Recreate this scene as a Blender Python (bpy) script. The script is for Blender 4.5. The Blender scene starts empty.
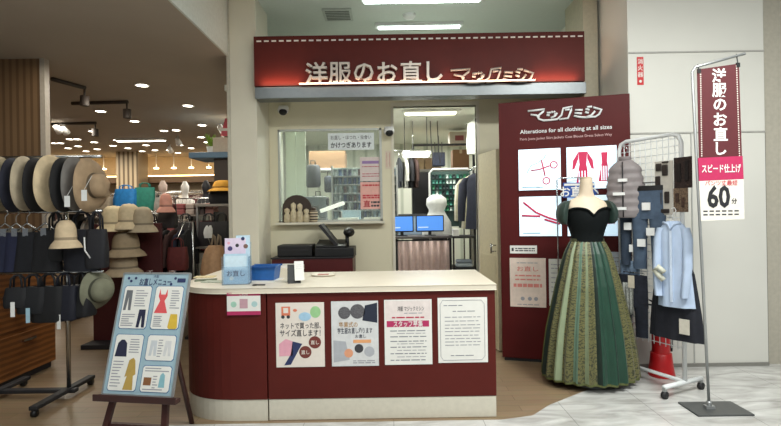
import bpy, math, random
from mathutils import Matrix, Vector
random.seed(7)
PI = math.pi
COL = bpy.context.scene.collection
scene = bpy.context.scene
# ------------------------------------------------------------------ camera model
FOC, EYE, ROLL = 500.0, 1.4, 0.016
def ray(px, py):
    u, v = px-390.5, 213-py
    c, s = math.cos(ROLL), math.sin(ROLL)
    return Vector(((u*c+v*s)/FOC, 1.0, (-u*s+v*c)/FOC))
def at(px, py, Y):
    r = ray(px, py)
    return Vector((r.x*Y, Y, EYE+r.z*Y))
def on(F, px, py, off=0.0):
    """photo pixel -> local (x, z) on the plane y=-off of frame F"""
    Fi = F.inverted()
    o = Fi @ Vector((0, 0, EYE)); d = Fi.to_3x3() @ ray(px, py)
    t = (-off-o.y)/d.y
    p = o+d*t
    return p.x, p.z
cam = bpy.data.cameras.new('camera'); cam.lens = FOC/781*36; cam.sensor_width = 36
cam.sensor_fit = 'HORIZONTAL'; cam.clip_end = 100; cam.clip_start = .05
co = bpy.data.objects.new('camera', cam); COL.objects.link(co)
co.matrix_world = Matrix.Translation((0, 0, EYE)) @ Matrix.Rotation(PI/2, 4, 'X') @ Matrix.Rotation(-ROLL, 4, 'Z')
scene.camera = co

# ------------------------------------------------------------------ materials
def lin(c):
    return tuple((x/255/12.92 if x/255 <= .04045 else ((x/255+.055)/1.055)**2.4) for x in c)
_M = {}
def mat(rgb, rough=.6, metal=0, var=.06, scale=30, emit=0, spec=.5, bump=0, alpha=1, key=None, ecol=None, sheen=0):
    k = (rgb, rough, metal, var, scale, emit, spec, bump, alpha, key, ecol, sheen)
    if k in _M: return _M[k]
    m = bpy.data.materials.new('mat_%d' % len(_M)); m.use_nodes = True
    nt = m.node_tree; b = nt.nodes['Principled BSDF']
    L = lin(rgb)
    b.inputs['Roughness'].default_value = rough; b.inputs['Metallic'].default_value = metal
    b.inputs['Specular IOR Level'].default_value = spec
    b.inputs['Alpha'].default_value = alpha
    if sheen: b.inputs['Sheen Weight'].default_value = sheen
    tc = nt.nodes.new('ShaderNodeTexCoord')
    n = nt.nodes.new('ShaderNodeTexNoise'); n.inputs['Scale'].default_value = scale; n.inputs['Detail'].default_value = 3
    nt.links.new(tc.outputs['Object'], n.inputs['Vector'])
    r = nt.nodes.new('ShaderNodeValToRGB')
    r.color_ramp.elements[0].position = .3; r.color_ramp.elements[1].position = .7
    r.color_ramp.elements[0].color = tuple(x*(1-var) for x in L)+(1,)
    r.color_ramp.elements[1].color = tuple(min(1, x*(1+var)) for x in L)+(1,)
    nt.links.new(n.outputs['Fac'], r.inputs['Fac'])
    nt.links.new(r.outputs['Color'], b.inputs['Base Color'])
    if emit:
        b.inputs['Emission Color'].default_value = lin(ecol or rgb)+(1,); b.inputs['Emission Strength'].default_value = emit
    if bump:
        bp = nt.nodes.new('ShaderNodeBump'); bp.inputs['Strength'].default_value = bump; bp.inputs['Distance'].default_value = .01
        nt.links.new(n.outputs['Fac'], bp.inputs['Height']); nt.links.new(bp.outputs['Normal'], b.inputs['Normal'])
    _M[k] = m; return m
def stripes(c1, c2, period, axis='X', rough=.5, frac=.5, rot=0, wood=False):
    """wave-band material along an axis (slats, planks, woven cloth)"""
    k = ('st', c1, c2, period, axis, rough, frac, wood)
    if k in _M: return _M[k]
    m = bpy.data.materials.new('mat_%d' % len(_M)); m.use_nodes = True
    nt = m.node_tree; b = nt.nodes['Principled BSDF']; b.inputs['Roughness'].default_value = rough
    tc = nt.nodes.new('ShaderNodeTexCoord'); w = nt.nodes.new('ShaderNodeTexWave')
    w.bands_direction = axis; w.inputs['Scale'].default_value = 2*PI/20/period
    w.inputs['Distortion'].default_value = 1.5 if wood else 0
    w.inputs['Detail'].default_value = 2
    nt.links.new(tc.outputs['Object'], w.inputs['Vector'])
    r = nt.nodes.new('ShaderNodeValToRGB')
    r.color_ramp.elements[0].position = max(0, frac-.15); r.color_ramp.elements[1].position = min(1, frac+.15)
    r.color_ramp.elements[0].color = lin(c1)+(1,); r.color_ramp.elements[1].color = lin(c2)+(1,)
    nt.links.new(w.outputs['Fac'], r.inputs['Fac']); nt.links.new(r.outputs['Color'], b.inputs['Base Color'])
    _M[k] = m; return m
def glassmat(tint=(246, 250, 248), alpha=.16, rough=.03):
    k = ('gl', tint, alpha, rough)
    if k in _M: return _M[k]
    m = bpy.data.materials.new('glass_%d' % len(_M)); m.use_nodes = True
    nt = m.node_tree; nt.nodes.clear()
    out = nt.nodes.new('ShaderNodeOutputMaterial'); mx = nt.nodes.new('ShaderNodeMixShader')
    t = nt.nodes.new('ShaderNodeBsdfTransparent'); t.inputs['Color'].default_value = lin(tint)+(1,)
    g = nt.nodes.new('ShaderNodeBsdfPrincipled'); g.inputs['Roughness'].default_value = rough
    g.inputs['Base Color'].default_value = lin(tint)+(1,)
    mx.inputs[0].default_value = alpha
    nt.links.new(t.outputs[0], mx.inputs[1]); nt.links.new(g.outputs[0], mx.inputs[2]); nt.links.new(mx.outputs[0], out.inputs[0])
    _M[k] = m; return m

WINE = mat((85, 27, 21), .5, var=.05, scale=8, spec=.22)
WINE2 = mat((80, 20, 20), .5, var=.05, scale=6, spec=.22)
CREAM = mat((214, 208, 190), .6, var=.03, scale=4)
WALLC = mat((205, 200, 182), .7, var=.03, scale=3)
WALLW = mat((214, 212, 204), .55, var=.02, scale=2)
WHITE = mat((228, 228, 226), .5, var=.02)
PAPER = mat((226, 224, 218), .7, var=.02)
BLACK = mat((16, 16, 18), .5, var=.1)
DARK = mat((30, 29, 32), .6, var=.12)
STEEL = mat((168, 170, 170), .38, metal=.6, var=.05)
CHROME = mat((190, 192, 192), .2, metal=1, var=.03)
WHM = mat((222, 224, 224), .35, var=.02)
INK = mat((58, 58, 62), .8, var=.05)
INK2 = mat((126, 128, 134), .8, var=.05)
GREYINK = mat((150, 150, 156), .8, var=.03)
REDINK = mat((178, 40, 70), .7, var=.03)
MAGENTA = mat((176, 44, 92), .6, var=.04)
PALEBLUE = mat((158, 192, 208), .6, var=.04)

# ------------------------------------------------------------------ mesh builder
_GC = {}
def glyphs(body, bold=0.0, res=2):
    k = (body, bold, res)
    if k in _GC: return _GC[k]
    c = bpy.data.curves.new('t', 'FONT'); c.body = body; c.offset = bold; c.resolution_u = res
    o = bpy.data.objects.new('t', c); COL.objects.link(o)
    dg = bpy.context.evaluated_depsgraph_get(); dg.update()
    me = bpy.data.meshes.new_from_object(o.evaluated_get(dg))
    r = ([tuple(v.co) for v in me.vertices], [tuple(p.vertices) for p in me.polygons])
    bpy.data.objects.remove(o); bpy.data.curves.remove(c); bpy.data.meshes.remove(me)
    _GC[k] = r; return r
class MB:
    def __init__(s): s.v = []; s.f = []; s.mi = []; s.sm = []; s.mats = []; s.M = Matrix.Identity(4)
    def _m(s, m):
        if m not in s.mats: s.mats.append(m)
        return s.mats.index(m)
    def add(s, vs, fs, m, smooth=False):
        b = len(s.v); s.v += [s.M @ Vector(p) for p in vs]; i = s._m(m)
        for f in fs: s.f.append(tuple(b+k for k in f)); s.mi.append(i); s.sm.append(smooth)
        return s
    def box(s, x0, x1, y0, y1, z0, z1, m):
        vs = [(x0,y0,z0),(x1,y0,z0),(x1,y1,z0),(x0,y1,z0),(x0,y0,z1),(x1,y0,z1),(x1,y1,z1),(x0,y1,z1)]
        return s.add(vs, [(0,3,2,1),(4,5,6,7),(0,1,5,4),(1,2,6,5),(2,3,7,6),(3,0,4,7)], m)
    def prism(s, poly, d0, d1, m, plane='xz', smooth=False):
        """2-D polygon extruded. plane 'xz': depth is y; 'xy': depth is z; 'yz': depth is x"""
        n = len(poly)
        P = {'xz': lambda a, b, d: (a, d, b), 'xy': lambda a, b, d: (a, b, d), 'yz': lambda a, b, d: (d, a, b)}[plane]
        vs = [P(a, b, d0) for a, b in poly]+[P(a, b, d1) for a, b in poly]
        fs = [tuple(range(n)), tuple(range(2*n-1, n-1, -1))]+[(i, (i+1) % n+0, (i+1) % n+n, i+n) for i in range(n)]
        return s.add(vs, fs, m, smooth)
    def disc(s, cx, cz, r, y0, y1, m, rz=None, n=20):
        return s.prism([(cx+r*math.cos(2*PI*i/n), cz+(rz or r)*math.sin(2*PI*i/n)) for i in range(n)], y0, y1, m)
    def tube(s, pts, r, m, n=8, closed=False, flat=1.0):
        P = [Vector(p) for p in pts]; N = len(P); R = r if isinstance(r, (list, tuple)) else [r]*N
        vs = []; up = None
        for i in range(N):
            a = P[(i-1) % N] if closed or i > 0 else P[i]; b = P[(i+1) % N] if closed or i < N-1 else P[i]
            t = (b-a)
            if t.length < 1e-9: t = Vector((0, 0, 1))
            t.normalize()
            if up is None: up = Vector((0, 0, 1)) if abs(t.z) < .9 else Vector((0, 1, 0))
            x = t.cross(up)
            if x.length < 1e-4: x = t.cross(Vector((1, 0, 0)))
            x.normalize(); up = x.cross(t).normalized()
            for k in range(n):
                q = 2*PI*k/n; vs.append(P[i]+x*math.cos(q)*R[i]+up*math.sin(q)*R[i]*flat)
        fs = []
        for i in range(N if closed else N-1):
            j = (i+1) % N
            for k in range(n): l = (k+1) % n; fs.append((i*n+k, i*n+l, j*n+l, j*n+k))
        if not closed: fs += [tuple(range(n-1, -1, -1)), tuple((N-1)*n+k for k in range(n))]
        return s.add(vs, fs, m, n > 4)
    def loft(s, secs, m, n=24, fold=0, famp=0, ph=0, cap=True, arc=None, matf=None, rip=None):
        """secs: (cx, cy, z, rx, ry). folds grow along the list. rip(t, q) -> radius factor"""
        vs = []; N = len(secs)
        for i, (cx, cy, z, rx, ry) in enumerate(secs):
            t = i/(N-1)
            for k in range(n):
                q = 2*PI*k/n; g = 1+famp*t*math.cos(fold*q+ph)
                if rip: g *= rip(t, q)
                vs.append((cx+rx*g*math.cos(q), cy+ry*g*math.sin(q), z))
        fs = []; fm = []
        for i in range(N-1):
            for k in range(n): l = (k+1) % n; fs.append((i*n+k, i*n+l, (i+1)*n+l, (i+1)*n+k)); fm.append(k)
        if matf:
            for f, k in zip(fs, fm): s.add([vs[j] for j in f], [(0, 1, 2, 3)], matf(k), True)
        else: s.add(vs, fs, m, True)
        if cap: s.add(vs[:n], [tuple(range(n))], m); s.add(vs[-n:], [tuple(range(n-1, -1, -1))], m)
        return s
    def lathe(s, prof, m, n=24, c=(0, 0, 0), sx=1, sy=1):
        return s.loft([(c[0], c[1], c[2]+z, max(r, 1e-4)*sx, max(r, 1e-4)*sy) for r, z in prof], m, n)
    def ball(s, c, rx, ry, rz, m, n=14):
        return s.loft([(c[0], c[1], c[2]-rz*math.cos(PI*i/8), max(1e-4, rx*math.sin(PI*i/8)), max(1e-4, ry*math.sin(PI*i/8))) for i in range(9)], m, n, cap=False)
    def sheet(s, fn, nu, nv, m, th=0.004):
        """thin closed sheet: fn(u, v)->(x, y, z); thickness along y"""
        vs = [fn(i/nu, j/nv) for j in range(nv+1) for i in range(nu+1)]; K = len(vs)
        vs2 = vs+[(x, y+th, z) for x, y, z in vs]; w = nu+1; fs = []
        for j in range(nv):
            for i in range(nu):
                a = j*w+i; fs.append((a, a+1, a+w+1, a+w)); fs.append((K+a, K+a+w, K+a+w+1, K+a+1))
        rim = [i for i in range(w)]+[j*w+nu for j in range(1, nv+1)]+[nv*w+i for i in range(nu-1, -1, -1)]+[j*w for j in range(nv-1, 0, -1)]
        for a, b in zip(rim, rim[1:]+rim[:1]): fs.append((a, K+a, K+b, b))
        return s.add(vs2, fs, m, True)
    def text(s, body, x, z, size, y, m, align='c', bold=0.0, depth=0.0, sx=1.0, shear=0.0, width=None):
        v, f = glyphs(body, bold)
        if not v: return s
        x0 = min(p[0] for p in v); x1 = max(p[0] for p in v); z0 = min(p[1] for p in v); z1 = max(p[1] for p in v)
        if width: sx = width/((x1-x0)*size)
        ox = {'c': (x0+x1)/2, 'l': x0, 'r': x1}[align]; oz = (z0+z1)/2
        P = lambda p, d: (x+(p[0]-ox+shear*(p[1]-oz))*size*sx, d, z+(p[1]-oz)*size)
        s.add([P(p, y) for p in v], f, m)
        if depth:
            s.add([P(p, y+depth) for p in v], f, m)
            from collections import Counter
            e = Counter()
            for q in f:
                for a, b in zip(q, q[1:]+q[:1]): e[(min(a, b), max(a, b))] += 1
            for (a, b), c in e.items():
                if c == 1: s.add([P(v[a], y), P(v[b], y), P(v[b], y+depth), P(v[a], y+depth)], [(0, 1, 2, 3)], m)
        return s
    def build(s, name, parent=None, bevel=0, sub=0):
        me = bpy.data.meshes.new(name); me.from_pydata([tuple(p) for p in s.v], [], s.f)
        for m in s.mats: me.materials.append(m)
        me.polygons.foreach_set('material_index', s.mi); me.polygons.foreach_set('use_smooth', s.sm)
        me.update(); o = bpy.data.objects.new(name, me); COL.objects.link(o)
        if parent: o.parent = parent
        if bevel:
            b = o.modifiers.new('bevel', 'BEVEL'); b.width = bevel; b.segments = 2; b.limit_method = 'ANGLE'
        if sub:
            b = o.modifiers.new('sub', 'SUBSURF'); b.levels = sub; b.render_levels = sub
        return o
def thing(name, label, cat, loc=(0, 0, 0), rz=0, group=None, rx=0, ry=0):
    o = bpy.data.objects.new(name, None); COL.objects.link(o); o.empty_display_size = .1
    o.location = loc; o.rotation_euler = (rx, ry, rz); o['label'] = label; o['category'] = cat
    if group: o['group'] = group
    return o
def tag(o, label, cat, group=None, loc=None, rz=0, rx=0, ry=0, kind=None):
    o['label'] = label; o['category'] = cat
    if group: o['group'] = group
    if kind: o['kind'] = kind
    if loc is not None: o.location = loc; o.rotation_euler = (rx, ry, rz)
    return o
def struct(name, mb, parent=None, bevel=0):
    o = mb.build(name, parent, bevel)
    if not parent: o['kind'] = 'structure'
    return o
def dup(root, loc, rz=None, label=None, group=None, mats=None):
    r = root.copy(); COL.objects.link(r); r.location = loc
    if rz is not None: r.rotation_euler[2] = rz
    if label: r['label'] = label
    if group: r['group'] = group
    def kids(a, b):
        for ch in list(a.children):
            c = ch.copy(); COL.objects.link(c); c.parent = b; kids(ch, c)
    kids(root, r); return r
def FR(loc, rz): return Matrix.Translation(loc) @ Matrix.Rotation(rz, 4, 'Z')
# ================================================================== SETTING
CEIL, STC, BACK = 3.6, 3.0, 13.4
# floors: wood in the shop and store, pale polished stone in the front walk
def floor_wood():
    m = bpy.data.materials.new('wood_floor'); m.use_nodes = True; nt = m.node_tree; b = nt.nodes['Principled BSDF']
    tc = nt.nodes.new('ShaderNodeTexCoord'); mp = nt.nodes.new('ShaderNodeMapping'); mp.inputs['Rotation'].default_value[2] = 0
    br = nt.nodes.new('ShaderNodeTexBrick'); br.inputs['Scale'].default_value = 1; br.inputs['Mortar Size'].default_value = .002
    br.inputs['Brick Width'].default_value = .9; br.inputs['Row Height'].default_value = .1
    br.inputs['Color1'].default_value = lin((150, 127, 100))+(1,); br.inputs['Color2'].default_value = lin((136, 114, 88))+(1,)
    br.inputs['Mortar'].default_value = lin((104, 80, 56))+(1,)
    n = nt.nodes.new('ShaderNodeTexNoise'); n.inputs['Scale'].default_value = 6; n.inputs['Detail'].default_value = 5
    mp2 = nt.nodes.new('ShaderNodeMapping'); mp2.inputs['Scale'].default_value = (1, 12, 1)
    mx = nt.nodes.new('ShaderNodeMix'); mx.data_type = 'RGBA'; mx.blend_type = 'MULTIPLY'; mx.inputs['Factor'].default_value = .35
    nt.links.new(tc.outputs['Object'], mp.inputs[0]); nt.links.new(mp.outputs[0], br.inputs['Vector'])
    nt.links.new(tc.outputs['Object'], mp2.inputs[0]); nt.links.new(mp2.outputs[0], n.inputs['Vector'])
    nt.links.new(br.outputs['Color'], mx.inputs['A']); nt.links.new(n.outputs['Color'], mx.inputs['B'])
    nt.links.new(mx.outputs['Result'], b.inputs['Base Color']); b.inputs['Roughness'].default_value = .38
    return m
def floor_stone():
    m = bpy.data.materials.new('stone_floor'); m.use_nodes = True; nt = m.node_tree; b = nt.nodes['Principled BSDF']
    tc = nt.nodes.new('ShaderNodeTexCoord'); n = nt.nodes.new('ShaderNodeTexNoise'); n.inputs['Scale'].default_value = 2.2
    n.inputs['Detail'].default_value = 8; n.inputs['Distortion'].default_value = 2.0
    mp = nt.nodes.new('ShaderNodeMapping'); mp.inputs['Scale'].default_value = (.7, 2.2, 1)
    r = nt.nodes.new('ShaderNodeValToRGB'); e = r.color_ramp.elements
    e[0].position = .3; e[0].color = lin((158, 156, 152))+(1,); e[1].position = .68; e[1].color = lin((212, 211, 208))+(1,)
    br = nt.nodes.new('ShaderNodeTexBrick'); br.offset = 0; br.inputs['Scale'].default_value = 1
    br.inputs['Brick Width'].default_value = .6; br.inputs['Row Height'].default_value = .6; br.inputs['Mortar Size'].default_value = .0025
    for c in ('Color1', 'Color2'): br.inputs[c].default_value = (1, 1, 1, 1)
    br.inputs['Mortar'].default_value = (.55, .55, .55, 1)
    mx = nt.nodes.new('ShaderNodeMix'); mx.data_type = 'RGBA'; mx.blend_type = 'MULTIPLY'; mx.inputs['Factor'].default_value = 1
    nt.links.new(tc.outputs['Object'], mp.inputs[0]); nt.links.new(mp.outputs[0], n.inputs['Vector']); nt.links.new(n.outputs['Fac'], r.inputs[0])
    nt.links.new(tc.outputs['Object'], br.inputs['Vector']); nt.links.new(r.outputs[0], mx.inputs['A']); nt.links.new(br.outputs['Color'], mx.inputs['B'])
    nt.links.new(mx.outputs['Result'], b.inputs['Base Color']); b.inputs['Roughness'].default_value = .16
    return m
WOODF, STONEF = floor_wood(), floor_stone()
edge = [(-9, 3.36), (.72, 3.36), (.95, 3.42), (1.12, 3.6), (1.55, 3.92), (2.12, 4.28), (2.12, 4.5), (6, 4.5)]
struct('floor', MB().prism([(-9, -4), (6, -4)]+edge[::-1], -.1, 0, STONEF, 'xy'))
struct('floor_inner', MB().prism(edge+[(6, 18), (-9, 18)], -.1, 0, WOODF, 'xy'))
struct('ceiling', MB().box(-9, 6, 4.5, 18, CEIL, CEIL+.1, mat((206, 212, 204), .8, var=.02)).box(-9, 6, -4, 4.5, CEIL, CEIL+.1, mat((206, 208, 204), .8, var=.02)))
STOREC = mat((156, 144, 130), .8, var=.03, scale=2)
struct('ceiling_store', MB().box(-9, -1.62, 3.3, BACK, STC, STC+.08, STOREC))
struct('trim_1', MB().box(-9, -1.6, 3.22, 3.3, STC, CEIL, mat((168, 160, 150), .7)).box(-1.62, -1.6, 3.3, 13.4, STC, CEIL, mat((196, 200, 192), .7)))
struct('wall_back', MB().box(-9, 6, BACK, BACK+.15, 0, CEIL, mat((196, 178, 150), .8)))
struct('wall_left', MB().box(-9.1, -9, -4, 18, 0, CEIL, mat((150, 130, 110), .8)))
# bright cornice trough along the store's far wall
struct('trim_2', MB().box(-9, -1.8, BACK-.5, BACK, 2.28, 2.44, mat((120, 96, 74), .7)))
# white end wall on the right, with grooves, and the beige wall beyond it
wr = MB().box(2.12, 3.32, 4.42, 4.62, 0, CEIL, WALLW).box(2.12, 2.32, 4.62, 6.2, 0, CEIL, WALLW)
struct('wall_right', wr)
struct('trim_3', MB().box(2.124, 3.32, 4.412, 4.42, 2.062, 2.074, mat((168, 166, 160), .6)).box(2.124, 3.32, 4.412, 4.42, 2.775, 2.787, mat((168, 166, 160), .6))
       .box(2.66, 2.668, 4.412, 4.42, .02, 2.062, mat((172, 172, 168), .6)))
struct('wall_side', MB().box(3.32, 6, 4.46, 4.66, 0, CEIL, mat((176, 170, 156), .6)).box(3.32, 3.34, 4.44, 4.46, 0, 2.06, mat((120, 116, 106), .6)))
struct('baseboard_right', MB().box(2.12, 3.32, 4.408, 4.42, 0, .03, mat((130, 128, 122), .5)))
# shop front: pillars, soffit beam, booth wall with a window and a doorway
struct('wall_pillar_left', MB().box(-1.585, -1.32, 5.0, 5.5, 0, STC+.6, CREAM).box(-1.62, -1.585, 5.0, 5.08, 0, CEIL, mat((186, 180, 164), .6)), bevel=.006)
struct('wall_pillar_right', MB().box(1.955, 2.1, 5.0, 5.5, 0, CEIL, mat((190, 182, 160), .65)))
struct('trim_4', MB().box(-1.32, 1.955, 4.94, 5.12, 2.55, 2.665, mat((120, 124, 126), .36, metal=.8, var=.04)), bevel=.004)
W0, W1, WZ0, WZ1 = -1.225, -.085, 1.31, 2.335      # window opening
D0, D1, DZ = .05, .96, 2.57                         # doorway
BW = mat((218, 211, 184), .7, var=.03, scale=3)
b = MB(); y0, y1 = 5.5, 5.58
for x0, x1, z0, z1 in ((-1.585, W0, 0, 2.66), (W0, W1, 0, WZ0), (W0, W1, WZ1, 2.66), (W1, D0, 0, 2.66), (D0, D1, DZ, 2.66), (D1, 1.955, 0, 2.66)):
    b.box(x0, x1, y0, y1, z0, z1, BW)
struct('wall_front', b)
struct('trim_5', MB().box(D0-.03, D0, 5.485, 5.585, 0, DZ, CREAM).box(D1, D1+.03, 5.485, 5.585, 0, DZ, CREAM).box(D0-.03, D1+.03, 5.485, 5.585, DZ, DZ+.04, CREAM))
SHELLW = mat((214, 216, 204), .7, var=.02)
PANELW = stripes((176, 182, 168), (214, 217, 205), .22, 'X', .6, .12)
struct('wall_shop_back', MB().box(-1.6, 2.1, 9.3, 9.4, 0, 2.75, PANELW))
struct('wall_shop_left', MB().box(-1.68, -1.6, 5.5, 9.4, 0, 2.75, SHELLW))
struct('wall_shop_right', MB().box(1.45, 1.53, 5.58, 9.3, 0, 2.75, SHELLW))
struct('ceiling_shop', MB().box(-1.68, 2.1, 5.12, 9.4, 2.68, 2.74, SHELLW))
# window frame and pane
wf = MB(); fr = mat((176, 178, 172), .4, metal=.4)
wf.box(W0, W1, 5.49, 5.55, WZ0, WZ0+.025, fr).box(W0, W1, 5.49, 5.55, WZ1-.02, WZ1, fr).box(W0, W0+.02, 5.49, 5.55, WZ0, WZ1, fr).box(W1-.025, W1, 5.49, 5.55, WZ0, WZ1, fr)
w = struct('window_1', wf)
struct('window_pane', MB().box(W0+.02, W1-.025, 5.515, 5.521, WZ0+.025, WZ1-.02, glassmat(alpha=.07)), w)
struct('window_sill', MB().box(W0-.02, W1+.02, 5.40, 5.50, WZ0-.02, WZ0+.004, CREAM), w)
# open door leaf beside the doorway
F = thing('door_leaf', 'cream door leaf swung open beside the doorway, next to the red sign board', 'door', (.97, 5.47, 0), -PI/2+.18)
MB().box(0, .5, 0, .035, .01, 2.02, mat((206, 196, 164), .6)).box(.04, .46, -.004, 0, .1, .95, mat((198, 188, 156), .6)).build('leaf', F)
MB().tube([(.46, -.05, .98), (.46, -.05, 1.08)], .009, CHROME).tube([(.46, -.05, 1.0), (.46, 0, 1.0)], .006, CHROME).tube([(.46, -.05, 1.06), (.46, 0, 1.06)], .006, CHROME).build('handle', F)

# ================================================================== FASCIA SIGN
def logo(mb, x, z, w, y, m, r=.011, flat=.5):
    """joined katakana logo, 370 x 80 design units"""
    k = w/372.0
    S = [[(0,58),(88,62),(80,50),(48,26),(56,12),(80,2),(118,2),(150,4),(172,24),(182,60),(228,66),(222,48),(205,6),(160,2)],
         [(14,38),(46,32),(60,20)],
         [(98,42),(118,42)], [(96,30),(112,28)], [(122,48),(128,40)], [(134,48),(140,40)], [(118,14),(140,22),(150,38)],
         [(134,32),(150,30)], [(190,50),(214,52)],
         [(240,46),(278,44)], [(238,30),(274,26)], [(234,16),(262,8),(292,4)],
         [(292,48),(312,42)], [(290,32),(308,26)], [(292,4),(322,14),(338,34)],
         [(330,54),(350,46)], [(350,46),(370,40),(358,16),(340,4),(292,3)], [(300,58),(324,58)]]
    for st in S: mb.tube([(x+(a)*k, y, z+b*k) for a, b in st], r, m, n=6)
SG = thing('shop_sign', 'long wine red fascia sign with raised Japanese shop lettering above the shop front', 'sign', (-1.32, 4.9, 2.668))
Ff = FR((-1.32, 4.9, 2.668), 0)
fl = 3.255
SGB = MB().box(0, fl, .02, .2, 0, .49, WINE)
st = SGB; zz = .49-.055
for i in range(44): st.box(.03+i*.0735, .03+i*.0735+.045, .014, .02, zz, zz+.013, PAPER)
st.build('board', SG)
LET = mat((186, 176, 166), .35, metal=.3, var=.03)
for i, ch in enumerate('洋服のお直し'):
    x, z = on(Ff, 316.5+i*23.6, 73.2-i*.35, .02)
    MB().text(ch, x, z, .225, -.03, LET, bold=.014, depth=.045).build('letter', SG, )
x, z = on(Ff, 451, 83, .02); x2, _ = on(Ff, 534, 82, .02)
lg = MB(); logo(lg, x, z, x2-x, -.01, LET, .0115); lg.build('logo', SG)
MB().box(.45, 2.75, -.03, -.012, .0, .01, mat((255, 226, 200), .5, emit=1.6)).build('light_strip', SG)
# LED light that washes the lower edge of the fascia
L = bpy.data.lights.new('fascia_led', 'AREA'); L.shape = 'RECTANGLE'; L.size = 3.1; L.size_y = .02; L.energy = 10; L.color = (1, .62, .42)
lo = bpy.data.objects.new('fascia_led', L); COL.objects.link(lo); lo.location = (.3, 4.87, 2.672); lo.rotation_euler = (PI-.25, 0, 0)

# ================================================================== RED LIGHT-BOX BOARD
PZ, PW, PR = 2.415, 1.128, math.atan2(-.32, 1.08)
PF = FR((1.03, 4.70, 0), PR)
PN = thing('sign_board', 'tall wine red sign board with four lit pictures behind the gowned mannequin', 'sign', (1.03, 4.70, 0), PR)
MB().box(0, PW, 0, .055, .03, PZ, WINE2).box(.02, PW-.02, .01, .055, 0, .03, DARK).build('board', PN, bevel=.004)
def pt(px, py): return on(PF, px, py, 0)
lg = MB(); a = pt(528, 122); b_ = pt(602, 121); logo(lg, a[0], a[1], b_[0]-a[0], -.006, WHM, .0098); lg.build('logo', PN)
tx = MB(); a = pt(520, 132); b_ = pt(612, 128)
tx.text('Alterations for all clothing at all sizes', a[0], (a[1]+b_[1])/2, .052, -.0015, WHM, 'l', bold=.012, width=b_[0]-a[0])
tx.build('lettering', PN); tx = MB(); a = pt(520, 138.5); b_ = pt(612, 135)
tx.text('Pants Jeans Jacket Skirt Jackets Coat Blouse Dress Select Way', a[0], (a[1]+b_[1])/2-.004, .032, -.0015, mat((206, 170, 168), .6), 'l', bold=.006, width=b_[0]-a[0])
tx.build('lettering', PN)
LBX = mat((226, 240, 246), .4, emit=.8, ecol=(198, 228, 246), var=.01)
PINKL = mat((200, 36, 84), .5, emit=.12, var=.02)
xs = [pt(519, 190)[0], pt(561, 190)[0], pt(567, 190)[0], pt(617, 190)[0]]
zs = [pt(540, 149)[1], pt(540, 190)[1], pt(540, 196.5)[1], pt(540, 236)[1]]
PIC = {}
for ci, (x0, x1) in enumerate(((xs[0], xs[1]), (xs[2], xs[3]))):
    for ri, (z1, z0) in enumerate(((zs[0], zs[1]), (zs[2], zs[3]))):
        f = MB().box(x0-.01, x1+.01, -.006, 0, z0-.01, z1+.01, WINE2).box(x0, x1, -.009, -.004, z0, z1, LBX).build('light_box', PN)
        w_, h_ = x1-x0, z1-z0; X = lambda t: x0+t*w_; Z = lambda t: z0+t*h_; p = MB(); yy = -.0105
        if (ci, ri) == (0, 0):
            p.tube([(X(.3), yy, Z(.48)), (X(.5), yy, Z(.5)), (X(.74), yy, Z(.58))], .006, PINKL, 6)
            p.tube([(X(.55), yy, Z(.72)), (X(.6), yy, Z(.5)), (X(.63), yy, Z(.34))], .006, PINKL, 6)
            for cx, cz in ((.84, .6), (.66, .22)):
                p.tube([(X(cx)+.03*math.cos(q*PI/7), yy, Z(cz)+.03*math.sin(q*PI/7)) for q in range(14)], .005, PINKL, 6, closed=True)
            p.tube([(X(.2), yy, Z(.42)), (X(.3), yy, Z(.6)), (X(.46), yy, Z(.66)), (X(.62), yy, Z(.78)), (X(.66), yy, Z(.86))], .003, PALEBLUE, 6)
        elif (ci, ri) == (1, 0):
            for cx, s_, top in ((.33, 1, .88), (.76, .72, .85)):
                q = lambda a, b: (X(cx)+a*s_*w_, Z(top)-b*s_*h_)
                p.prism([q(-.09, .0), q(.09, 0), q(.07, .3), q(.17, .95), q(-.17, .95), q(-.07, .3)], yy, yy+.002, PINKL)
                if s_ == 1:
                    for sg in (-1, 1): p.prism([q(sg*.09, 0), q(sg*.2, .2), q(sg*.22, .42), q(sg*.17, .4), q(sg*.09, .16)], yy, yy+.002, PINKL)
                for k in (-.08, -.02, .04, .1): p.box(q(k, .9)[0]-.004, q(k, .9)[0]+.004, yy-.001, yy+.001, q(0, .92)[1], q(0, .45)[1], LBX)
        elif (ci, ri) == (0, 1):
            for pts in (((.1, .86), (.4, .6), (.7, .46), (.99, .36)), ((.06, .52), (.5, .5)), ((.6, .42), (.96, .3))):
                p.tube([(X(a), yy, Z(c)) for a, c in pts], .01, PINKL, 6)
        else:
            for pts in (((.1, .3), (.5, .55), (.95, .7)), ((.2, .2), (.6, .3), (.95, .32))):
                p.tube([(X(a), yy, Z(c)) for a, c in pts], .009, PINKL, 6)
        if ri == 0: p.box(X(.42), X(.58), yy, yy+.002, Z(.05), Z(.07), PALEBLUE)
        p.box(X(.08), X(.5), yy, yy+.002, Z(.06), Z(.085), PALEBLUE)
        p.build('picture', f)
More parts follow.
